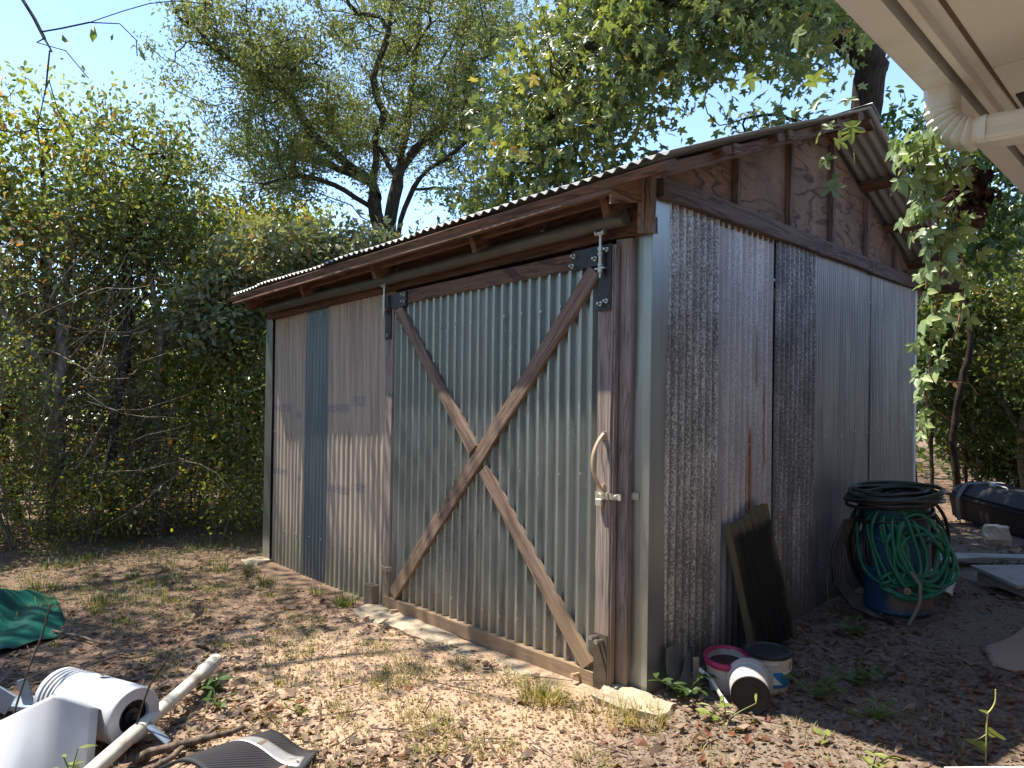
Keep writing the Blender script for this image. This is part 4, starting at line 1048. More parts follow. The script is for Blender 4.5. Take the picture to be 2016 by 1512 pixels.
tree('dense_bush', 'dense dusky bush filling the gap between the shed corner and the right edge', 'shrub', [[(.3, 8.9, -.05), (.35, 8.8, .7), (.2, 8.6, 1.4)], [(.7, 8.7, -.05), (.9, 8.6, .9)], [(-.5, 9.0, -.05), (-.5, 8.9, 1.0)]],
     [((-.3, 9.0, 1.2), .8, 1.1), ((.7, 8.7, 1.2), .8, 1.0)], 300, 34, .16, .065, MT['lf_dark'], MT['bark_pale'], .03, 338, gap=.34)

# ------------------------------------------------------------------ woods far behind, and unseen left of and behind the camera, one mass
r = np.random.RandomState(401)
N = 2100; C = []
while len(C) < N:
    a = r.uniform(-.95, .82) if len(C) < 1080 else r.uniform(-3.1, -.95); d = r.uniform(12.5, 24) if a > -.95 else r.uniform(10, 17)
    dirv = np.array([F.x*math.cos(a)+RT0.x*math.sin(a), F.y*math.cos(a)+RT0.y*math.sin(a)]); dirv /= np.linalg.norm(dirv)
    p = np.array([CAM.x+dirv[0]*d, CAM.y+dirv[1]*d, 0])
    h = 3.6+1.3*mnoise.noise(Vector((p[0]*.25, p[1]*.25, 3)))+(1.2 if a > .45 else 0)+(5.0 if a < -1.0 else 0)  # unseen stretch raised taller, to darken what the door metal reflects
    p[2] = r.uniform(.1, max(h, .8)); C.append(p)
(V, Fc), *_ = leaf_cloud(np.array(C), 62, .42, .17, r, T_OVAL, .2, .9, .4, .8)
tag(mesh_obj('woods', np_mesh('woods', V, tris=Fc), MT['lf_mid']), kind='stuff')
stems = np.array([C[i] for i in range(0, N, 6)]); P0 = stems.copy(); P0[:, 2] = -.1; P1 = stems+r.normal(0, .3, stems.shape); P1[:, 2] = stems[:, 2]+1
V, Q = tubes(P0, P1, r.uniform(.03, .09, len(P0)), r.uniform(.015, .03, len(P0)), 5)
tag(mesh_obj('wood_stems', np_mesh('wood_stems', V, quads=Q, smooth=True), MT['bark_dark']), kind='stuff')

# ------------------------------------------------------------------ the tree that stands left of the view and shades the yard
r = np.random.RandomState(501)
sh = [[(-6.2, -4.6, -.05), (-6.1, -4.5, 2), (-6.0, -4.2, 4), (-6.2, -3.8, 6), (-6.3, -3.5, 7.6)], [(-6.0, -4.2, 4), (-5.2, -3.9, 5.4), (-4.4, -3.4, 6.2), (-4.0, -2.4, 6.6), (-3.4, -1.6, 6.7)], [(-6.1, -4.0, 5), (-6.8, -3.0, 6.2), (-7.1, -2.2, 6.8)],
      [(-4.75, -3.6, 5.8), (-4.2, -2.9, 5.3), (-3.6, -2.45, 4.6), (-3.1, -2.2, 4.0), (-2.85, -2.05, 3.6)]]
cl = pick_clusters([((-6.2, -3.4, 7.0), 1.9, 1.1), ((-4.9, -3.7, 6.6), 1.1, .8), ((-5.6, -4.6, 6.8), 1.3, 1.0), ((-4.1, -1.9, 6.7), 1.15, .7)], r, 235, .1, .4, 8)
shd, _ = tree('shade_tree', 'overhanging tree whose thin twigs with a few dry leaves dip into the upper left corner', 'tree', sh+
     [[(-2.85, -2.05, 3.6), (-2.80, -2.08, 3.35), (-2.82, -2.12, 3.1), (-2.80, -2.10, 2.95)], [(-2.95, -2.1, 3.75), (-2.65, -1.9, 3.75), (-2.45, -1.78, 3.70), (-2.36, -1.72, 3.6), (-2.38, -1.70, 3.52)], [(-2.65, -1.9, 3.75), (-2.55, -1.75, 3.85), (-2.2, -1.55, 3.82), (-2.02, -1.45, 3.78)],
      [(-2.82, -2.08, 3.4), (-2.95, -2.0, 3.3), (-3.0, -1.92, 3.15)], [(-2.9, -2.1, 3.65), (-2.7, -2.0, 3.55), (-2.62, -1.9, 3.4)]], None, 0, 30, .2, .10, MT['lf_mid'], MT['bark'], .16, 502, tmpl=T_OVAL, clusters=cl)
dme = np_mesh('dry_leaf', np.array(T_DEAD[0]), tris=T_DEAD[1]); dme.materials.append(MT['lf_yellow'])
for (p, sz) in (((-2.80, -2.10, 2.97), .09), ((-2.36, -1.70, 3.55), .08), ((-2.03, -1.45, 3.77), .075), ((-2.08, -1.5, 3.74), .06), ((-2.72, -2.02, 3.66), .10), ((-2.60, -1.88, 3.72), .11), ((-2.98, -1.95, 3.2), .07), ((-2.85, -2.1, 3.2), .08), ((-2.64, -1.93, 3.48), .06), ((-2.5, -1.8, 3.66), .06)):
    y = unit(r.normal(0, .5, 3)+np.array([0, 0, -.8])); z = r.normal(0, 1, 3); z = unit(z-y*np.dot(z, y)); x = np.cross(y, z)
    mesh_obj('dry_leaf', dme, None, shd, frame(p, x*sz*.55, y*sz, z*sz*1.4))

# ------------------------------------------------------------------ things standing by the gable wall
MT['drum'] = None
def drum_mat():
    g = NG('blue_drum_paint'); c = g.raw(); X, Y, Z = g.sep(c)
    n = g.noise(c, 5, 5, .65); n2 = g.noise(g.map(c, (1, 1, .6)), 14, 5, .7)
    a = g.mix(n, (.012, .050, .105), (.022, .085, .16))
    a = g.mix(g.ramp(n2, [(.60, 0), (.72, .7)]), a, (.12, .16, .18))
    ang = g.math('ADD', g.math('MULTIPLY', X, .55), g.math('MULTIPLY', Y, -.75))
    mud = g.math('MULTIPLY', g.band(g.math('ADD', Z, g.math('MULTIPLY', g.math('SUBTRACT', n, .5), .18)), .055, .20, .035), g.band(g.math('ADD', X, g.math('MULTIPLY', g.math('SUBTRACT', n2, .5), .2)), .02, .4, .07))
    a = g.mix(g.math('MULTIPLY', mud, .9), a, (.20, .145, .105))
    g.set(col=a, rough=.5, spec=.45); g.bump(n2, .1, .01); return g.m
drum = thing('blue_drum', 'dented blue drum with mud on its foot standing against the gable wall', 'drum', (.43, 2.31, 0))
Md = Matrix.Translation((.43, 2.31, .01))
prof = [(x*.82, z*.945) for x, z in [(.235, 0), (.252, .006), (.256, .02), (.252, .035), (.250, .10), (.252, .27), (.262, .285), (.262, .30), (.252, .315), (.250, .50), (.260, .515), (.260, .53), (.250, .545), (.247, .70), (.256, .712), (.258, .73), (.250, .742)]]
MB().lathe(prof, 40, None, True).obj('body', drum_mat(), drum, Md)
MB().lathe([(.212, .701), (.212, .714), (.202, .717), (.197, .701)], 40, None, True, False, True).obj('lid', MT['black'], drum, Md)
MT['hose_black'] = plain('black_hose', (.020, .020, .019), .45, 0, .5, .35, 25, dirt=(.06, .05, .04))
MT['hose_dgreen'] = plain('dark_green_hose', (.022, .038, .018), .45, 0, .5, .3, 25, dirt=(.06, .055, .04))
MT['hose_green'] = plain('green_hose', (.010, .15, .085), .40, 0, .5, .18, 12, dirt=(.05, .12, .08), dthr=(.55, .8))
rr = np.random.RandomState(61)
blk = thing('black_hose_coil', 'thick coil of black and dark green hose lying on top of the blue drum', 'hose', (.43, 2.31, .75))
m = MB(); m2 = MB()
for k in range(15):
    lay = k//5; R = .185+.022*(k % 5)+rr.uniform(-.015, .015)
    tilt = Matrix.Rotation(rr.uniform(-.10, .10)+.05, 4, 'X') @ Matrix.Rotation(rr.uniform(-.14, .06), 4, 'Y')
    (m2 if k in (10, 12, 13, 14) else m).ring((.43+rr.uniform(-.02, .02), 2.31+rr.uniform(-.02, .02), .742+.028*lay+.004*(k % 5)), R+.02, .0125, tilt, 40, 7, wob=.035, ph=k)
m.ring((.43, 2.31, .66), .235, .012, Matrix.Rotation(.16, 4, 'X') @ Matrix.Rotation(-.12, 4, 'Y'), 40, 7, wob=.03, ph=4)
m.tube([(.43+.24*math.cos(a), 2.31+.24*math.sin(a), .66-.20*t) for t, a in [(i/10, -2.3-1.1*i/10) for i in range(11)]], .012, 7)
m.obj('black_hose', MT['hose_black'], blk); m2.obj('dark_green_hose', MT['hose_dgreen'], blk)
# green hose hung over the drum
gh = thing('green_hose_coil', 'bright green garden hose hung in loops over the front of the drum', 'hose', (.5, 2.1, .6))
vd = Vector((.43-CAM.x, 2.31-CAM.y, 0)).normalized(); sd = Vector((-vd.y, vd.x, 0)) * -1      # sd points to the picture's right
C0 = Vector((.43, 2.31, 0))
def loops(mb, spec, rad, r, depth=.222):
    for (cx, top, bot, hw, dd) in spec:
        pts = []; n = 30; ph = r.uniform(0, 6)
        for i in range(n+1):
            a = 2*math.pi*i/n; u = cx+hw*math.sin(a)+.012*math.sin(3*a+ph); v = (top+bot)/2+(top-bot)/2*math.cos(a)
            u += (-.07 if v > (top+bot)/2 else .05)*abs(v-(top+bot)/2)/(top-bot)*1.2
            e = depth+dd; back = math.sqrt(max(.0, e*e-min(abs(u), e*.98)**2))
            if math.cos(a) > .8: back *= .8
            back += .012*math.sin(2*a+ph)
            pts.append(C0-vd*back+sd*u+Vector((0, 0, v)))
        mb.tube(pts, rad, 8, caps=False)
m = MB(); rr = np.random.RandomState(62)
spec = []
for k in range(8):
    spec.append((-.09+.036*k+rr.uniform(-.03, .03), .69+rr.uniform(-.01, .03), .20+.03*rr.uniform(-1, 1)+.012*k, .085+.085*rr.rand(), .006*k))
spec += [(.16, .58, .19, .17, .03), (.19, .56, .20, .15, .045), (.12, .62, .17, .16, .05), (.05, .30, .15, .12, .055), (.08, .26, .16, .16, .06)]
loops(m, spec, .0125, rr)
m.obj('hose', MT['hose_green'], gh)
m = MB(); e = C0-vd*.30+sd*.06; m.tube([e+Vector((0, 0, .21)), e+Vector((.01, -.03, .215)), e+Vector((.012, -.045, .217))], .020, 10)
m.tube([e+Vector((.012, -.046, .217)), e+Vector((.012, -.049, .217))], .013, 10); m.obj('coupling', plain('brass_coupling', (.24, .20, .13), .4, .7, .5, .3, 40), gh)
m = MB(); e = C0-vd*.28-sd*.03
m.tube([e+sd*.11+Vector((0, 0, .33)), e+sd*.16-vd*.03+Vector((0, 0, .26)), e+sd*.155-vd*.05+Vector((0, 0, .15)), e+sd*.12-vd*.07+Vector((0, 0, .07)), e+sd*.09-vd*.09+Vector((0, 0, .015))], .011, 8)
tag(m.obj('hose_end', plain('pale_hose', (.20, .19, .14), .5, 0, .4, .2, 30), gh), 'pale loose hose end')
# black coil stood on edge behind and beside the drum
bc = thing('standing_hose_coil', 'large loops of black pipe stood on edge behind the blue drum', 'hose', (.33, 2.6, 0))
m = MB(); rr = np.random.RandomState(63)
for k in range(8):
    ang = math.atan2(.90, .42)+rr.uniform(-.04, .04)
    Mx = Matrix.Rotation(ang, 4, 'Z') @ Matrix.Rotation(math.pi/2, 4, 'X')
    R = .395-.016*(k % 4)+rr.uniform(-.01, .01)
    m.ring((.345+rr.uniform(-.015, .03)+(.10 if k > 4 else 0), 2.52+rr.uniform(-.03, .03)+(-.06 if k > 4 else 0), R*1.0+.02), R, .0125, Mx, 40, 7, wob=.025, ph=k*1.3, sy=1.0)
for k in range(5):
    o = .02*k
    m.tube([(.20+o*.3, 2.04+o, .62), (.155+o*.4, 1.93+o, .42), (.175+o*.5, 1.90+o*.9, .22), (.27+o*.5, 1.93+o*.6, .07), (.40+o*.4, 1.98+o*.3, .018), (.50+o*.3, 2.0-.02*k, .015)], .0125, 7)
m.obj('pipe_loops', MT['hose_black'], bc)

# corrugated fibreglass offcut leaning on the wall
g = NG('stained_fibreglass'); c = g.raw(); X, Y, Z = g.sep(c)
n = g.noise(g.map(c, (1, 1, .7)), 6, 5, .6)
m_ = g.math('MULTIPLY', g.band(g.math('ADD', X, g.math('MULTIPLY', g.math('SUBTRACT', n, .5), .10)), -.155, .185, .03), g.math('SUBTRACT', 1.0, g.band(g.math('ADD', Z, g.math('MULTIPLY', g.math('SUBTRACT', n, .5), .22)),   .74, 9, .05)))
m_ = g.math('MULTIPLY', g.band(g.math('ADD', g.math('ADD', X, g.math('MULTIPLY', Z, .13)), g.math('MULTIPLY', g.math('SUBTRACT', n, .5), .12)), -.165, .195, .025), g.math('SUBTRACT', 1.0, g.band(g.math('ADD', g.math('ADD', Z, g.math('MULTIPLY', X, -.2)), g.math('MULTIPLY', g.math('SUBTRACT', n, .5), .2)), .73, 9, .04)))
a = g.mix(m_, g.mix(n, (.05, .047, .03), (.13, .122, .078)), (.008, .008, .009))
g.set(col=a, rough=.55, spec=.25)
fgx = Vector((.13, .99, 0)).normalized()
fgb = Vector((.195, .985, -.01)); up_ = Vector((-.12, -.07, .86)).normalized(); up_ = (up_-fgx*up_.dot(fgx)).normalized()
Mf = frame(fgb, fgx, -(Vector((fgx.y, -fgx.x, 0))), up_)
Mf = frame(fgb, fgx, up_.cross(fgx), up_)
fg = thing('fibreglass_sheet', 'black-stained corrugated fibreglass offcut leaning on the gable wall', 'sheet', fgb)
corr('sheet', -.22, .22, lambda u: .02+.03*math.sin(u*9), lambda u: .80+.16*u+.02*math.sin(u*14), .064, .022, 'sine', g.m, fg, Mf, (-.13, 0), per=10, rows=12, wav=.004, seed=77, th=.003)

# pails
def pail(name, label, M, rt, rb, h, body, rim=None, lid=None, handle=True, label_mat=None, open_top=False, bottom=None, inner=None):
    t = thing(name, label, 'bucket', M.translation)
    WMt = M
    p = [(rb*.96, 0), (rb, .004), (rb+(rt-rb)*.78, h*.78), (rb+(rt-rb)*.80+.004, h*.80), (rb+(rt-rb)*.83+.004, h*.83), (rb+(rt-rb)*.84, h*.84), (rt, h)]
    mb = MB().lathe(p, 36, None, True, True, False)
    if open_top: mb.lathe([(rt, h), (rt-.004, h), (rt-.006, h-.01), (rb-.004, .012)], 36, None, True, False, True)
    mb.obj('body', body, t, M)
    if rim: MB().lathe([(rt-.002, h-.022), (rt+.008, h-.020), (rt+.010, h-.004), (rt+.006, h+.008), (rt-.006, h+.009), (rt-.012, h-.002)], 36, None, True, False, False).obj('rim', rim, t, M)
    if lid: MB().lathe([(rt+.003, h-.012), (rt+.006, h-.010), (rt+.006, h+.006), (rt-.008, h+.010), (rt-.014, h+.003), (.01, h+.002)], 36, None, True, False, True).obj('lid', lid, t, M)
    if inner: MB().lathe([(rt-.012, h-.035), (rt*.5, h-.028), (.01, h-.03)], 24, None, True, False, True).obj('contents', inner, t, M)
    if bottom:
        MB().lathe([(rb*.99, -.004), (rb*.97, -.012), (rb*.90, -.004), (rb*.55, -.003), (rb*.5, -.006), (rb*.3, -.003), (.006, -.004)], 36, None, True, False, True).obj('base', bottom, t, M)
    if handle:
        m = MB(); pts = []
        for i in range(17):
            a = math.pi*i/16; pts.append(M @ Vector((math.cos(a)*(rt+.006), -math.sin(a)*(rt*.62)-.01*math.sin(a), h*.80-math.sin(a)*h*.42)))
        m.tube(pts, .0028, 6); m.obj('handle', MT['steel'] if handle is True else handle, t)
    return t
MT['pail_white'] = plain('dirty_white_plastic', (.56, .55, .50), .5, 0, .4, .10, 7, dirt=(.22, .18, .13), dthr=(.46, .70))
MT['pail_clear'] = plain('milky_plastic', (.46, .43, .41), .45, 0, .4, .1, 7, dirt=(.20, .16, .13), dthr=(.45, .8))
MT['pink'] = plain('raspberry_plastic', (.30, .012, .075), .4, 0, .5, .1, 10)
MT['lidblack'] = plain('black_lid_dirt', (.016, .016, .017), .5, 0, .45, .4, 20, dirt=(.10, .09, .07), dthr=(.55, .75))
MT['debris'] = plain('dark_leafy_contents', (.05, .032, .022), .95, 0, .1, .6, 40, bmp=.8)
zg = lambda x, y: float(gz(x, y))
pail('rimmed_bucket', 'milky bucket with a raspberry pink rim holding dead leaves', Matrix.Translation((.245, .345, zg(.245, .345))) @ Matrix.Rotation(.10, 4, 'X') @ Matrix.Rotation(.06, 4, 'Y'), .105, .086, .165, MT['pail_clear'], rim=MT['pink'], handle=False, open_top=True, inner=MT['debris'])
MB_ = Matrix.Translation((.385, .50, zg(.385, .50))) @ Matrix.Rotation(math.radians(38), 4, 'Z')
b2 = pail('lidded_bucket', 'upright white bucket with a black lid and a blue-printed label', MB_, .108, .092, .185, MT['pail_white'], lid=MT['lidblack'])
# blue print on its side, a curved flat label
mb = MB(); vs = []; nn_ = 9
for i in range(nn_+1):
    a = math.radians(-88+62*i/nn_)
    for z in (.035, .115):
        rad = .092+.016*z/.185+.0012; vs.append((rad*math.cos(a), rad*math.sin(a), z))
mb.add(vs, [(2*i, 2*i+2, 2*i+3, 2*i+1) for i in range(nn_)], True)
g = NG('blue_label_print'); X, Y, Z = g.sep(g.raw()); n = g.math('ADD', g.math('MULTIPLY', X, 1.0), Z)
a = g.mix(g.band(n, .10, .16, .004), (.75, .76, .74), (.02, .22, .52)); a = g.mix(g.band(Z, .032, .052, .002), a, (.03, .16, .40)); g.set(col=a, rough=.45)
mb.obj('label', g.m, b2, MB_)
ax = Vector((.50, -.86, -.06)).normalized(); xx = ax.cross(Vector((0, 0, 1))).normalized(); yy_ = (-ax).cross(xx)
zax = -ax; yv = zax.cross(xx)
Mb3 = frame(Vector((.462, .165, .092+zg(.462, .165)))+zax*.0, xx, yv, zax)
pail('tipped_bucket', 'white bucket tipped on its side showing its black muddy base', Mb3, .092, .088, .16, MT['pail_clear'], bottom=MT['lidblack'], handle=False, rim=MT['pail_clear'])  # white bucket in a greyer plastic, its shade put into the colour
MB().tube([(.14, .165, .075), (.22, .14, .05), (.30, .13, .02), (.36, .10, .0)], .010, 8, sec=[(math.cos(a)*1.3, math.sin(a)*.5) for a in [2*math.pi*k/8 for k in range(8)]])
m = MB(); m.tube([(.17, .21, .10), (.24, .20, .075), (.31, .16, .035), (.37, .13, .008)], .0095, 8, sec=[(math.cos(a)*1.3, math.sin(a)*.5) for a in [2*math.pi*k/8 for k in range(8)]])
tag(m.obj('plastic_strip', MT['pail_white']), 'bent white plastic strip lying against the tipped bucket', 'strip')

# short pipe, boards, box, sheet on the right
MT['pvc'] = plain('white_pvc', (.60, .575, .49), .42, 0, .45, .08, 12, dirt=(.27, .22, .16), dthr=(.46, .70))
p = thing('pipe_offcut', 'short muddy white pipe offcut with a fitting lying right of the drum', 'pipe', (.61, 2.85, .03))
m = MB(); a_, b_ = Vector((.605, 2.80, .035)), Vector((.585, 3.10, .13)); m.tube([a_, b_], .024, 14, caps=False); m.tube([b_, a_], .019, 14, caps=False); m.obj('tube', MT['pvc'], p)
m = MB(); d_ = (b_-a_).normalized(); m.tube([a_, a_+d_*.05], .029, 14, caps=False); m.tube([b_-d_*.04, b_+d_*.02], .030, 14); m.obj('fitting', MT['pvc'], p)
MT['board_white'] = plain('painted_board', (.36, .35, .325), .7, 0, .3, .10, 5, dirt=(.17, .14, .11), dthr=(.52, .75))
st = thing('board_stack', 'low stack of pale painted boards on the ground at the right edge', 'boards', (.95, 3.5, 0))
MB().box((1.06, 3.60, .055), (.74, .46, .05), Matrix.Rotation(.86, 4, 'Z') @ Matrix.Rotation(.03, 4, 'X'), ch=.004).obj('board', MT['board_white'], st)
MB().box((1.06, 3.58, .115), (.80, .50, .028), Matrix.Rotation(.80, 4, 'Z') @ Matrix.Rotation(.05, 4, 'X'), ch=.003).obj('board', MT['board_white'], st)
tag(MB().box((.30, 3.95, .05), (.085, 1.15, .03), Matrix.Rotation(-.55, 4, 'Z'), ch=.004).obj('long_board', MT['board_white']), 'long narrow pale board lying behind the drum', 'board')
tag(MB().box((.52, 4.35, .05), (.16, .85, .025), Matrix.Rotation(-.9, 4, 'Z'), ch=.004).obj('wide_board', MT['board_white']), 'wider pale board with leaf shadows lying in front of the black box', 'board')
tag(MB().box((1.00, 4.0, .18), (.09, .8, .035), Matrix.Rotation(.3, 4, 'Z') @ Matrix.Rotation(.12, 4, 'X'), ch=.004).obj('trim_board', MT['board_white']), 'pale grooved trim board lying across the board stack', 'board')
# black storage box
MT['box'] = plain('scuffed_black_plastic', (.024, .022, .026), .55, 0, .4, .3, 10, dirt=(.10, .09, .08), dthr=(.6, .8))
MT['strap'] = plain('grey_strap', (.17, .165, .16), .6, 0, .3, .2, 30)
Mx = Matrix.Translation((.40, 6.25, .02)) @ Matrix.Rotation(-.66, 4, 'Z') @ Matrix.Rotation(.07, 4, 'Y')
bx = thing('black_storage_box', 'scuffed black plastic storage box with a grey strap lying on leaves behind the shed', 'box', (.40, 6.25, .02))
def tbox(name, w0, d0, w1, d1, z0, z1, mat, par, bev=.025):
    bm = bmesh.new(); vs = [bm.verts.new(v) for v in [(-w0/2, -d0/2, z0), (w0/2, -d0/2, z0), (w0/2, d0/2, z0), (-w0/2, d0/2, z0), (-w1/2, -d1/2, z1), (w1/2, -d1/2, z1), (w1/2, d1/2, z1), (-w1/2, d1/2, z1)]]
    for f in [(3, 2, 1, 0), (4, 5, 6, 7), (0, 1, 5, 4), (1, 2, 6, 5), (2, 3, 7, 6), (3, 0, 4, 7)]: bm.faces.new([vs[i] for i in f])
    bmesh.ops.bevel(bm, geom=bm.edges[:], offset=bev, segments=2, affect='EDGES')
    me = bpy.data.meshes.new(name); bm.to_mesh(me); bm.free(); me.materials.append(mat)
    return place(bpy.data.objects.new(name, me), par, Mx)
tbox('body', 1.22, .50, 1.28, .56, .0, .27, MT['box'], bx)
tbox('rim', 1.34, .62, 1.34, .62, .255, .285, MT['box'], bx, .01)
tbox('lid', 1.30, .58, 1.08, .40, .285, .43, MT['box'], bx, .03)
for sx in (-.44,):
    m = MB(); m.tube([(sx, -.29, .0), (sx, -.315, .26), (sx, -.30, .30), (sx+.02, -.235, .425), (sx+.02, 0, .437), (sx+.02, .235, .425), (sx, .315, .26), (sx, .29, 0)], .028, 4, sec=[(.12, 1), (-.12, 1), (-.12, -1), (.12, -1)], smooth=False, up=(0, -1, 0))
    m.obj('strap', MT['strap'], bx, Mx)
m = MB(); m.tube([(-.2, -.08, .435), (-.19, -.08, .46), (-.02, -.09, .455), (0, -.09, .432)], .008, 6); m.lathe([(.03, 0), (.034, .02), (.02, .04), (.006, .045)], 12, Matrix.Translation((-.22, -.08, .43))); m.obj('latch', MT['trim_white'], bx, Mx)
tag(rock('broken_pot', (.40, 5.42, .07), (.2, .15, .2), plain('pale_clay', (.62, .52, .42), .8, 0, .3, .15, 12), None, 31, .4), 'pale broken pot shard lying in front of the black box', 'pot')
# brown cloth sheet at the right edge
def cloth(name, pts_fn, nu, nv, mat, th=.004):
    V = []; 
    for i in range(nu+1):
        for j in range(nv+1): V.append(pts_fn(i/nu, j/nv))
    idx = np.arange((nu+1)*(nv+1)).reshape(nu+1, nv+1)
    q = np.stack([idx[:-1, :-1], idx[1:, :-1], idx[1:, 1:], idx[:-1, 1:]], -1).reshape(-1, 4)
    o = mesh_obj(name, np_mesh(name, np.array(V), quads=q, smooth=True), mat)
    md = o.modifiers.new('thickness', 'SOLIDIFY'); md.thickness = th; return o
def f_tarp(u, v):
    x = 1.0+u*1.1+.30*abs(v-.35); y = 1.62+v*.75-u*.25
    fold = .08*abs(math.sin(v*5+u*2.2))**.7+.16*math.exp(-((v-.35-.1*u)**2)/.02)*min(1, u*5)+.12*u+.03*abs(math.sin(v*11+u*6))+.07*abs(mnoise.noise(Vector((u*7, v*6, 4))))
    return (x, y, zg(x, y)+.008+fold*min(1, u*3.2+.05)*min(1, 4*v+.15)*min(1, 5*(1-v)+.15))
tag(cloth('brown_tarp', f_tarp, 30, 30, plain('brown_canvas', (.36, .255, .20), .9, 0, .15, .12, 20)), 'crumpled brown canvas lying at the right edge of the picture', 'tarp')
# rounded white lid just showing at the lower right corner
Mw = Matrix.Translation((1.60, .075, .085)) @ Matrix.Rotation(.815, 4, 'Z')
bm = bmesh.new(); bmesh.ops.create_cube(bm, size=1.0)
for v in bm.verts: v.co = Vector((v.co.x*.56, v.co.y*.46, v.co.z*.03))
bmesh.ops.bevel(bm, geom=[e for e in bm.edges if abs(e.verts[0].co.z-e.verts[1].co.z) > .01], offset=.035, segments=4, affect='EDGES')
me = bpy.data.meshes.new('white_lid'); bm.to_mesh(me); bm.free(); me.materials.append(MT['pail_white'])
lidt = thing('white_container', 'white plastic container whose rounded lid shows at the lower right corner', 'container', (1.52, .06, 0))
place(bpy.data.objects.new('lid', me), lidt, Mw)
MB().box((0, 0, -.083), (.50, .40, .14), None, ch=.02).obj('body', MT['pail_white'], lidt, Mw)

# ------------------------------------------------------------------ scrap in the lower left corner
MT['sheet_white'] = plain('white_enamel_sheet', (.42, .445, .48), .42, 0, .45, .06, 5, dirt=(.30, .29, .27), dthr=(.50, .78))
MT['grey_metal'] = plain('blue_grey_metal', (.25, .31, .37), .45, .3, .5, .15, 8)
def f_sheet(u, v):
    # u along the panel, v up its face and over the folded top edge
    A = Vector((-1.38, -2.84, .0)).lerp(Vector((-1.10, -2.15, .0)), u); nb = Vector((.917, -.398, 0))
    pk = .80; top = .285-(.42*(pk-u) if u < pk else .42*(u-pk)); top = max(top, .12); lean = .085+.45*max(0, pk-u)
    if v < .84:
        t = v/.84; p = A-nb*(lean*t)+Vector((0, 0, -.03+(top+.03)*t))
    else:
        t = (v-.84)/.16; p = A-nb*(lean+.10*t)+Vector((0, 0, top-.05*t))
    return tuple(p)
o = cloth('bent_sheet', f_sheet, 24, 25, MT['sheet_white'], .003)
tag(o, 'large bent white enamel sheet propped up in the lower left corner', 'sheet')
m = MB(); m.box((0, 0, 0), (.16, .01, .10), Matrix.Rotation(.5, 4, 'Y')); m.box((.12, .03, .01), (.05, .01, .13), Matrix.Rotation(-.3, 4, 'Y')); m.box((-.12, .02, -.01), (.2, .012, .07)); m.box((-.02, .05, -.05), (.42, .10, .02), Matrix.Rotation(.1, 4, 'X'))
tag(m.obj('metal_bracket', MT['grey_metal'], None, Matrix.Translation((-2.02, -2.36, .06)) @ Matrix.Rotation(.75, 4, 'Z')), 'torn blue-grey metal bracket behind the bent white sheet', 'bracket')
# cylindrical motor housing lying on its side
cR = Vector((-1.20, -1.98, .118)); cL = Vector((-1.70, -2.16, .112)); axd = (cR-cL).normalized()
xz = axd.cross(Vector((0, 0, 1))).normalized(); Mc = frame(cL, xz, axd.cross(xz), axd); Lc = (cR-cL).length
hs = thing('motor_housing', 'white cylindrical motor housing with dark open end lying on its side', 'housing', (-1.5, -1.93, 0))
pr_ = [(.10, 0), (.117, .004)]
for k in range(4): pr_ += [(.117, .03+k*.028), (.112, .033+k*.028), (.112, .044+k*.028), (.117, .047+k*.028)]
pr_ += [(.117, .17), (.119, .175), (.119, Lc-.012), (.115, Lc)]
MB().lathe(pr_, 40, None, True, True, False).obj('casing', MT['sheet_white'], hs, Mc)
MB().lathe([(.1155, Lc), (.112, Lc+.004), (.068, Lc+.004), (.066, Lc), (.066, Lc-.02)], 40, None, True, False, False).obj('end_ring', MT['sheet_white'], hs, Mc)
MB().lathe([(.066, Lc-.03), (.05, Lc-.035), (.034, Lc-.03), (.033, Lc-.012), (.014, Lc-.010), (.013, Lc+.012), (.004, Lc+.013)], 32, None, True, False, True).obj('motor', MT['black'], hs, Mc)
m = MB()
for k in range(3): m.lathe([(.1135, .0335+k*.028), (.1135, .0435+k*.028)], 40, None, True, False, False)
tag(m.obj('vent_slots', MT['vent'], hs, Mc), kind='stuff')
m = MB(); m.tube([cR+Vector((.03, .03, -.02)), cR+Vector((.12, .10, -.10))], .018, 4, sec=[(.25, 1), (-.25, 1), (-.25, -1), (.25, -1)]); m.obj('foot', MT['grey_metal'], hs)
# long white pipe
pv = thing('white_pipe', 'long white plastic pipe with a belled end lying across the lower left', 'pipe', (-1.4, -1.75, .05))
pA, pB = Vector((-.93, -2.16, .09)), Vector((-1.80, -1.43, .045)); dP = (pB-pA).normalized(); pA = pA-dP*.32
m = MB(); m.tube([pA, pB-dP*.16], .030, 20, caps=False); m.tube([pB-dP*.16, pA], .026, 16, caps=False); m.obj('tube', MT['pvc'], pv)
m = MB(); m.tube([pB-dP*.20, pB-dP*.17, pB-dP*.02, pB], [.030, .037, .037, .034], 20); m.obj('bell_end', plain('mud_flecked_pvc', (.58, .56, .50), .45, 0, .4, .08, 14, dirt=(.22, .20, .17), dthr=(.50, .62)), pv)
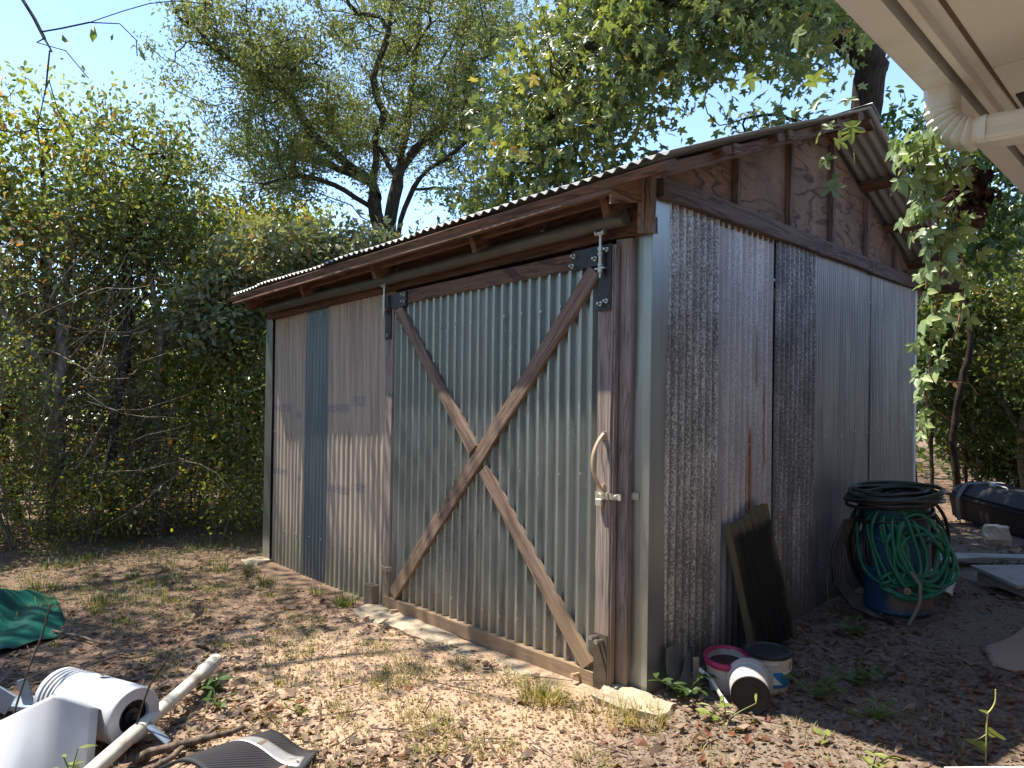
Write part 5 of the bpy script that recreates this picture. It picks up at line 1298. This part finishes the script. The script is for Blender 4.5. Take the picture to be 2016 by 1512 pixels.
# weathered sticks
for i, (a, b, rad, lb) in enumerate((((-1.05, -2.02, .03), (-.98, -1.62, .05), .020, 'thick split weathered stick beside the white pipe'),
                                  ((-.92, -1.98, .02), (-1.12, -1.66, .03), .014, 'thinner grey stick crossing under the white pipe'),
                                  ((-3.6, -2.0, .0), (-2.75, -1.75, .03), .011, 'long thin pale stick lying in front of the green plastic sheet'))):
    rr = np.random.RandomState(70+i); a = Vector(a); b = Vector(b); a.z += zg(a.x, a.y); b.z += zg(b.x, b.y)
    pts = [a.lerp(b, k/7)+Vector((rr.normal(0, .008), rr.normal(0, .008), rr.normal(0, .005))) for k in range(8)]
    tag(MB().tube(pts, [rad*(1-.06*k) for k in range(8)], 7).obj('stick', MT['twig']), lb, 'stick')
# black ribbed mat with silver tape
g = NG('ribbed_rubber'); X, Y, Z = g.sep(g.raw()); wv = g.math('SINE', g.math('MULTIPLY', X, 520.0)); g.set(col=g.mix(g.noise(g.raw(), 9, 4), (.016, .016, .019), (.035, .034, .037)), rough=.6, spec=.35); g.bump(wv, .5, .004)
mt = thing('rubber_mat', 'black ribbed rubber mat with a strip of silver tape at the bottom edge', 'mat', (-.68, -1.75, .02))
def f_mat(u, v, lift=0.0):
    P0, P1, P2, P3 = Vector((-.86, -1.98, 0)), Vector((-.33, -1.80, 0)), Vector((-.57, -1.46, 0)), Vector((-.86, -1.53, 0))
    p = (P0.lerp(P1, u)).lerp(P3.lerp(P2, u), v)
    z = zg(p.x, p.y)+.02+.075*math.exp(-((u-.35)**2)/.12)*(1-.6*v)+.02*math.sin(u*5+v*2)+lift
    return (p.x, p.y, z)
def grid_part(name, fn, nu, nv, mat, par, th):
    V = np.array([fn(i/nu, j/nv) for i in range(nu+1) for j in range(nv+1)]); idx = np.arange((nu+1)*(nv+1)).reshape(nu+1, nv+1)
    q = np.stack([idx[:-1, :-1], idx[1:, :-1], idx[1:, 1:], idx[:-1, 1:]], -1).reshape(-1, 4)
    o = mesh_obj(name, np_mesh(name, V, quads=q, smooth=True), mat, par, Matrix.Identity(4)); md = o.modifiers.new('thickness', 'SOLIDIFY'); md.thickness = th; md.offset = -1; return o
grid_part('mat_sheet', f_mat, 18, 18, g.m, mt, .012)
grid_part('tape', lambda u, v: f_mat(.02+.9*u*(1-.06*v), .72+.16*v-.15*(1-u), .002), 14, 4, plain('silver_tape', (.50, .50, .49), .38, .6, .5, .12, 30), mt, .0012)
# green plastic sheet
def f_green(u, v):
    x = -4.25+1.1*v; y = -2.62+.86*u-.10*v
    x += .12*math.sin(u*4)
    h = .17*math.exp(-((u-.50)**2)/.035)*(1-v)**.7+.12*math.exp(-((u-.22)**2)/.03)*(1-v)+.05*math.exp(-((u-.8)**2)/.01)*(1-.5*v)
    return (x, y, zg(x, y)+.012+h*(1-.2*math.sin(v*9+u*3)**2)+.02*math.sin(u*11+v*8)+.035*abs(mnoise.noise(Vector((u*4.2, v*4.2, 1)))))
tag(cloth('green_plastic_sheet', f_green, 34, 26, plain('dark_green_plastic', (.007, .075, .062), .30, 0, .55, .2, 6, dirt=(.03, .13, .10)), .003), 'crumpled dark green plastic sheet humped on the leaf litter at the left', 'sheet')

me_ = np_mesh('fallen_leaf', np.array(T_DEAD[0]), tris=T_DEAD[1]); me_.materials.append(MT['litter'])
for i, (p, nv, sz, lb) in enumerate((((-1.45, -2.06, .245), (.1, .1, 1), .05, 'curled brown leaf resting on top of the white motor housing'), ((-.62, -1.70, .115), (0, 0, 1), .055, 'brown leaf lying on the middle of the black rubber mat'), ((-3.9, -2.2, .12), (.2, 0, 1), .07, 'brown leaf lying on the dark green plastic sheet'))):
    y_ = unit(r.normal(0, 1, 3)*np.array([1, 1, .1])); z_ = unit(np.array(nv)-y_*np.dot(np.array(nv), y_)); x_ = np.cross(y_, z_)
    tag(mesh_obj('fallen_leaf', me_, None, None, frame(p, x_*sz, y_*sz, z_*sz)), lb, 'leaf')

# ------------------------------------------------------------------ creeper hanging from the gutter
r = np.random.RandomState(601)
vine = thing('hanging_creeper', 'five-leaved creeper hanging from the gutter elbow in front of the shed corner', 'creeper', (1.40, -.42, 2.38))
def creeper_leaf(k):
    rr = np.random.RandomState(k); V = []; Fs = []
    for a, s in ((-1.9, .55), (-.95, .85), (0, 1.0), (.95, .85), (1.9, .55)):
        a += rr.normal(0, .12); s *= 1+rr.normal(0, .1); b = len(V); ca, sa = math.cos(a), math.sin(a)
        for (x, y, z) in [(0, 0, 0), (.17, .28, .05), (.24, .58, .04), (.10, .85, -.03), (0, 1, -.10), (-.10, .85, -.03), (-.24, .58, .04), (-.17, .28, .05), (0, .5, -.02)]:
            x *= s; y *= s; V.append((x*ca+y*sa, -x*sa+y*ca, z*s-.12*y*y))
        Fs += [(b+8, b+i, b+(i+1) % 8) for i in range(8)]
    V = np.array(V); V -= 0
    me = np_mesh('creeper_leaf', V, tris=Fs, smooth=True); me.materials.append(MT['creeper']); return me
CL = [creeper_leaf(k) for k in range(6)]
stems = [[(1.375, -.45, 2.22), (1.385, -.43, 2.15), (1.40, -.40, 2.05), (1.405, -.39, 1.85), (1.385, -.41, 1.65), (1.365, -.40, 1.5), (1.355, -.41, 1.33)],
         [(1.42, -.40, 2.18), (1.43, -.34, 2.10), (1.43, -.30, 2.0), (1.44, -.28, 1.82), (1.425, -.31, 1.66), (1.41, -.34, 1.60)],
         [(1.365, -.47, 2.24), (1.37, -.45, 2.12), (1.39, -.42, 1.95), (1.375, -.43, 1.78)]]
m = MB()
for s in stems: m.tube([Vector(p) for p in smooth_path(s, .05)], .0028, 5)
m.tube([(1.36, -.40, 1.50), (1.40, -.35, 1.49), (1.45, -.29, 1.485), (1.468, -.275, 1.45)], .0015, 5)
m.tube([(1.358, -.41, 1.45), (1.38, -.38, 1.40), (1.42, -.34, 1.36)], .0012, 5)
m.obj('stem', plain('red_brown_stem', (.20, .09, .06), .6), vine)
def add_leaf(p, size, k):
    d = np.array([-.05, -.25, -.85])+r.normal(0, .40, 3); n_ = np.array([-.50, -.50, .55])+r.normal(0, .26, 3)
    y = unit(d); z = unit(n_-y*np.dot(n_, y)); x = np.cross(y, z)
    mesh_obj('leaf', CL[k % 6], None, vine, frame(p, x*size, y*size, z*size))
cnt = 0
for si, (s, n, top) in enumerate(zip(stems, (74, 26, 46), (1, 1, 1))):
    sp = np.array(smooth_path(s, .02))
    for i in range(n):
        t = (i+r.uniform(0, 1))/n; t = t**1.25
        p = sp[min(int(t*(len(sp)-1)), len(sp)-1)]
        spread = .030*(1-t)+.010
        add_leaf(p+r.normal(0, 1, 3)*np.array([spread, spread, .02]), (.060-.018*t)*r.uniform(.75, 1.2), cnt); cnt += 1
# dark dried clump caught under the gutter
r2 = np.random.RandomState(602)
cc = np.array([[1.40, -.02, 2.215], [1.405, -.01, 2.17], [1.41, 0, 2.13], [1.395, .01, 2.19]])
(V, Fc), *_ = leaf_cloud(cc, 42, .028, .055, r2, T_DEAD, 1.2, .2, .4, 1.2)
cl_ = thing('dried_clump', 'dark clump of dried leaves caught under the gutter beside the creeper', 'leaves', (1.40, 0, 2.39))
mesh_obj('dead_leaves', np_mesh('dead_leaves', V, tris=Fc), leafmat('dark_dead_leaf', [(0, (.02, .011, .008)), (1, (.075, .035, .022))], .1, .7, .3), cl_)
MB().tube([(1.405, 0, 2.40), (1.40, .005, 2.30), (1.402, 0, 2.22)], .004, 5).obj('stalk', MT['twig'], cl_)

# ------------------------------------------------------------------ small plants
BROAD = lambda k: np_mesh('blade', np.array([(0, 0, 0), (.16, .2, .03), (.24, .45, .04), (.16, .75, 0), (0, 1, -.08), (-.16, .75, 0), (-.24, .45, .04), (-.16, .2, .03), (0, .5, -.015)]), tris=[(8, i, (i+1) % 8) for i in range(8)], smooth=True)
def plant(name, label, x, y, h, stems, nleaf, size, mat, seed, spread=.5, lean=(0, 0), tmax=1.0, stemmat=None, narrow=1.0, droop=.15):
    r = np.random.RandomState(seed); z0 = zg(x, y)-.01
    t = thing(name, label, 'plant', (x, y, z0)); me = BROAD(0); me.materials.append(MT[mat]); m = MB()
    for s in range(stems):
        a = r.uniform(0, 6.28); d = spread*h*r.uniform(.2, 1)*(stems > 1); hh = h*(r.uniform(.55, 1) if stems > 1 else 1)
        sp = smooth_path([(x, y, z0), (x+d*.35*math.cos(a)+lean[0]*.4, y+d*.35*math.sin(a)+lean[1]*.4, z0+hh*.5), (x+d*math.cos(a)+lean[0], y+d*math.sin(a)+lean[1], z0+hh)], .03)
        m.tube([Vector(p) for p in sp], [.0035*(1-.6*i/len(sp)) for i in range(len(sp))], 5)
        for i in range(nleaf):
            p = np.array(sp[int(len(sp)*min(.99, .25+.75*(i+r.uniform(0, 1))/nleaf))]); az = r.uniform(0, 6.28)
            y_ = unit(np.array([math.cos(az), math.sin(az), .35-droop*r.uniform(0, 3)])); z_ = np.array([0, 0, 1])+r.normal(0, .3, 3); z_ = unit(z_-y_*np.dot(z_, y_)); x_ = np.cross(y_, z_); sz = size*r.uniform(.6, 1.15)
            mesh_obj('leaf', me, None, t, frame(p, x_*sz*narrow, y_*sz, z_*sz))
    m.obj('stem', stemmat or MT['weed_stem'], t)
MT['weed_stem'] = plain('green_stem', (.14, .17, .05), .6)
plant('tall_seedling', 'tall thin seedling with small leaves against the wall left of the drum', .20, 1.72, .40, 1, 11, .055, 'weed', 1)
plant('broad_seedling', 'low bright seedling on the leaf litter in front of the black pipe loops', .44, 1.62, .13, 4, 5, .075, 'weed', 2, 1.2)
plant('dark_weed', 'dark leafy weed at the foot of the wall left of the buckets', .15, .10, .14, 7, 6, .065, 'lf_dark', 3, 1.1)
plant('pale_heart_weed', 'pale broad-leaved sprig in front of the dark weed by the corner', .36, -.02, .09, 2, 2, .075, 'brier', 4, .8)
plant('pointed_weed', 'leafy weed with many small pointed leaves right of the lidded bucket', .60, .55, .17, 9, 7, .05, 'weed', 5, 1.2)
plant('spreading_weed', 'low spreading weed behind the pointed one, on brown leaves', .66, .92, .10, 8, 6, .055, 'weed', 6, 1.8)
plant('yellowing_weed', 'yellowing low weed on the dark soil right of the buckets', .86, .52, .08, 7, 5, .045, 'lf_yellow', 7, 1.6)
plant('sunlit_sprig', 'small sunlit sprig at the edge of the shade near the bottom', .80, .14, .07, 2, 3, .055, 'brier', 8, .8)
plant('bottom_sprig', 'sunlit narrow-leaved sprig at the bottom edge beside the brier shoot', 1.02, .06, .10, 5, 4, .05, 'brier', 9, 1.0, narrow=.6)
plant('arching_sprig', 'arching grassy sprig sticking out of the ground before the tipped bucket', .42, .02, .17, 3, 2, .09, 'brier', 10, .9, narrow=.28)
plant('dock_plant', 'green broad-leaved plant pushing up beside the white pipe', -1.60, -1.52, .11, 5, 3, .085, 'weed', 11, 1.0)
plant('pipe_sprig', 'small green sprig in front of the white pipe', -1.42, -1.56, .09, 3, 3, .06, 'weed', 12, .8)
plant('corner_sprig', 'bright green sprig at the lower edge beside the bent white sheet', -1.12, -2.22, .12, 3, 3, .06, 'brier', 13, .6)
plant('litter_weed', 'small yellow-green weed in the leaves beyond the rubber mat', -1.02, -1.32, .07, 4, 4, .04, 'lf_yellow', 14, 1.1)
# brier shoot in the sun, lower right
br = thing('brier_shoot', 'sunlit pale brier shoot with two long leaves at the lower right', 'plant', (1.315, .42, 0)); z0 = zg(1.315, .42)
m = MB(); sp = [(1.315, .42, z0), (1.318, .425, z0+.09), (1.322, .425, z0+.17), (1.325, .43, z0+.20)]
m.tube([Vector(p) for p in smooth_path(sp, .02)], .0028, 6); m.tube([Vector(p) for p in smooth_path([(1.325, .43, z0+.20), (1.335, .445, z0+.215), (1.345, .455, z0+.245), (1.347, .457, z0+.29)], .01)], .0024, 6)
m.tube([Vector(p) for p in smooth_path([(1.318, .422, z0+.115), (1.30, .40, z0+.10), (1.285, .385, z0+.095)], .01)], .0016, 5); m.obj('stem', plain('pale_green_stem', (.40, .42, .14), .5), br)
bme = np_mesh('brier_leaf', np.array([(0, 0, 0), (.19, .06, .02), (.21, .2, .03), (.13, .42, .03), (.10, .75, 0), (0, 1, -.06), (-.10, .75, 0), (-.13, .42, .03), (-.21, .2, .03), (-.19, .06, .02), (0, .45, -.01)]), tris=[(10, i, (i+1) % 10) for i in range(10)], smooth=True); bme.materials.append(MT['brier'])
for p, d, sz in (((1.322, .425, z0+.13), (.62, .62, -.38), .085), ((1.318, .42, z0+.065), (-.66, -.52, .32), .085), ((1.325, .43, z0+.20), (-.6, -.5, .25), .035)):
    y_ = unit(np.array(d)); z_ = np.array([.5, -.62, .6]); z_ = unit(z_-y_*np.dot(z_, y_)); x_ = np.cross(y_, z_); mesh_obj('leaf', bme, None, br, frame(p, x_*sz, y_*sz, z_*sz))
# bare twigs standing in front of the scrap
tw = thing('bare_twig', 'thin bare forked twig standing in front of the bent white sheet', 'twig', (-1.62, -2.40, 0))
m = MB(); m.tube([Vector(p) for p in smooth_path([(-1.42, -2.42, .0), (-1.50, -2.36, .14), (-1.58, -2.30, .29), (-1.64, -2.24, .42), (-1.72, -2.20, .52)], .05)], .0045, 5)
m.tube([Vector(p) for p in smooth_path([(-1.56, -2.31, .26), (-1.50, -2.24, .30), (-1.40, -2.18, .33)], .05)], .003, 5); m.tube([Vector(p) for p in smooth_path([(-1.50, -2.36, .14), (-1.42, -2.30, .17), (-1.38, -2.28, .18)], .05)], .0025, 5); m.obj('stem', MT['bark_dark'], tw)
tw = thing('bare_twig', 'thin dark twig rising in front of the open end of the motor housing', 'twig', (-1.15, -2.02, 0))
m = MB(); m.tube([Vector(p) for p in smooth_path([(-1.08, -2.04, .0), (-1.14, -1.98, .12), (-1.17, -1.93, .24), (-1.17, -1.86, .33)], .05)], .004, 5); m.tube([Vector(p) for p in smooth_path([(-1.80, -2.05, .17), (-1.62, -1.97, .25), (-1.48, -1.92, .27), (-1.38, -1.86, .30)], .05)], .003, 5); m.obj('stem', MT['bark_dark'], tw)

# ------------------------------------------------------------------ leaf litter, grass, dry grass, sticks: one object each
r = np.random.RandomState(701)
def view_points(n, dmin, dmax, amin=-.78, amax=.74, pw=1.3):
    a = r.uniform(amin, amax, n); d = dmin+(dmax-dmin)*r.uniform(0, 1, n)**pw
    ca, sa = np.cos(a), np.sin(a)
    f2 = np.array([F.x, F.y]); f2 /= np.linalg.norm(f2); r2 = np.array([RT0.x, RT0.y])
    p = np.array([CAM.x, CAM.y])[None]+(f2[None]*ca[:, None]+r2[None]*sa[:, None])*d[:, None]
    return p
def noise2(p, s, o=0): return np.array([mnoise.noise(Vector((x*s, y*s, o))) for x, y in p])
def outside(p, m=.03):
    ins = (p[:, 0] < m) & (p[:, 0] > -4.5) & (p[:, 1] > -.22) & (p[:, 1] < 4.1)
    dr = ((p[:, 0]-.43)**2+(p[:, 1]-2.31)**2) < .22**2
    return ~(ins | dr)
p = view_points(42000, 1.9, 11.5)
bare = np.exp(-(((p[:, 0]+.85)/1.5)**2+((p[:, 1]+.78)/.55)**2))
bare2 = np.exp(-(((p[:, 0]-.95)/.35)**2+((p[:, 1]-2.2)/.9)**2))
dens = np.clip(.80+.9*noise2(p, 1.7)-1.05*bare-.5*bare2, .025, 1)
p = p[(r.rand(len(p)) < dens) & outside(p)]
N = len(p); z = gz(p[:, 0], p[:, 1])
sz = r.uniform(.022, .055, N)*(1-.2*(p[:, 0] < -3)); sz *= r.choice([.6, 1.0, 1.0, 1.35], N); big = r.rand(N) < .035; sz[big] *= 1.6
yaw_ = r.uniform(0, 6.28, N); d = np.stack([np.cos(yaw_), np.sin(yaw_), r.normal(0, .22, N)], 1); nn = np.stack([r.normal(0, .33, N), r.normal(0, .33, N), np.where(r.rand(N) < .5, 1, -1)], 1)
S3 = np.stack([sz*r.uniform(.55, 1.0, N), sz, sz*r.uniform(.3, 1.5, N)], 1)
V, Fc = scatter(T_DEAD[0], T_DEAD[1], np.column_stack([p, z+.006+sz*.10]), d, nn, S3)
tag(mesh_obj('leaf_litter', np_mesh('leaf_litter', V, tris=Fc), MT['litter']), kind='stuff')
# crumbs of bark and chips
p = view_points(46000, 1.9, 7.5); p = p[outside(p)]; N = len(p); sz = r.uniform(.006, .018, N); yw = r.uniform(0, 6.28, N)
V, Fc = scatter(T_OVAL[0], T_OVAL[1], np.column_stack([p, gz(p[:, 0], p[:, 1])+.004]), np.stack([np.cos(yw), np.sin(yw), r.normal(0, .2, N)], 1), np.stack([r.normal(0, .3, N), r.normal(0, .3, N), np.ones(N)], 1), np.stack([sz*1.3, sz*1.6, sz], 1))
tag(mesh_obj('leaf_crumbs', np_mesh('leaf_crumbs', V, tris=Fc), MT['litter']), kind='stuff')

def blades(tufts, name, mat):
    """tufts: x, y, number of blades, height, radius, splay"""
    V = []; Q = []; T = []; b = 0
    for (x, y, n, h, rad, spl) in tufts:
        for i in range(int(n)):
            a = r.uniform(0, 6.28); rr_ = rad*math.sqrt(r.rand()); px_, py_ = x+rr_*math.cos(a), y+rr_*math.sin(a)
            az = a+r.normal(0, .8); L_ = h*r.uniform(.45, 1.1); s = spl*r.uniform(.3, 1.3); wd = r.uniform(.0012, .0026)*(1+h*1.5)
            dx, dy = math.cos(az), math.sin(az); z0 = float(gz(px_, py_))-.004; sx, sy = -dy*wd, dx*wd
            for k, (t, ww) in enumerate(((0, 1), (.4, .9), (.75, .6))):
                o = L_*s*t*t; zz = z0+L_*(t-.35*s*t*t)
                V.append((px_+dx*o+sx*ww, py_+dy*o+sy*ww, zz)); V.append((px_+dx*o-sx*ww, py_+dy*o-sy*ww, zz))
            o = L_*s; V.append((px_+dx*o, py_+dy*o, z0+L_*(1-.45*s)))
            Q += [(b, b+1, b+3, b+2), (b+2, b+3, b+5, b+4)]; T.append((b+4, b+5, b+6)); b += 7
    return tag(mesh_obj(name, np_mesh(name, V, tris=T, quads=Q), mat), kind='stuff')
tf = []
# green grass in the left yard and along the wall
for i in range(330):
    q = np.array([r.normal(-4.3, 1.5), r.normal(-1.15, .55)])
    if outside(q[None], .0)[0] and mnoise.noise(Vector((q[0]*1.3, q[1]*1.3, 5))) > -.12: tf.append((q[0], q[1], r.randint(10, 34), r.uniform(.03, .075), r.uniform(.03, .10), r.uniform(.5, 1.0)))
for (x, y) in ((-2.55, -.25), (-2.5, -.22), (-2.62, -.22), (-3.0, -.22), (-4.0, -.35), (-4.3, -.5), (-3.6, -.4)): tf.append((x, y, 46, .13, .06, .75))
for i in range(190):
    q = view_points(1, 5.8, 9.5, -.72, -.30)[0]; 
    if outside(q[None])[0]: tf.append((q[0], q[1], r.randint(10, 28), r.uniform(.05, .17), .12, .9))
blades(tf, 'grass', MT['grass'])
tf = []
for (x, y, n, h, rad) in ((-.33, -.42, 150, .13, .10), (-.27, -.40, 120, .12, .09), (.02, -.36, 120, .12, .15), (.18, -.25, 110, .11, .10), (-.52, -.95, 170, .075, .12), (-.35, -1.05, 130, .07, .12), (-.15, -.9, 110, .07, .12), (-1.05, -.75, 150, .07, .15), (-1.2, -.62, 120, .06, .12),
                          (-1.55, -.62, 120, .06, .14), (-.95, -.42, 80, .05, .12), (-.6, -.36, 80, .06, .1), (-1.95, -.9, 110, .06, .15), (-.05, -1.25, 110, .06, .15), (.25, -.75, 90, .08, .12), (.55, -.35, 80, .06, .12), (-1.7, -1.1, 100, .05, .18), (-2.4, -.7, 120, .07, .2)): tf.append((x, y, n, h, rad, .8))
for i in range(230):
    q = np.array([r.normal(-1.0, 1.0), r.normal(-.95, .42)])
    if outside(q[None], .0)[0]: tf.append((q[0], q[1], r.randint(6, 22), r.uniform(.03, .075), r.uniform(.03, .09), r.uniform(.6, 1.1)))
for i in range(60):
    q = np.array([r.uniform(.4, 1.3), r.uniform(-.1, .8)]); tf.append((q[0], q[1], r.randint(4, 12), r.uniform(.03, .07), .05, .9))
blades(tf, 'dry_grass', MT['straw'])
# fallen twigs
p = view_points(420, 2.0, 9.0); p = p[outside(p, .05)]; N = len(p); yw = r.uniform(0, 6.28, N); ln = r.uniform(.06, .32, N)
P0 = np.column_stack([p, gz(p[:, 0], p[:, 1])+.012]); P1 = P0+np.stack([np.cos(yw)*ln, np.sin(yw)*ln, r.normal(0, .02, N)], 1); P1[:, 2] = gz(P1[:, 0], P1[:, 1])+.012+np.abs(r.normal(0, .012, N))
V, Q = tubes(P0, P1, r.uniform(.002, .005, N), r.uniform(.001, .003, N), 5)
tag(mesh_obj('fallen_twigs', np_mesh('fallen_twigs', V, quads=Q), MT['twig']), kind='stuff')
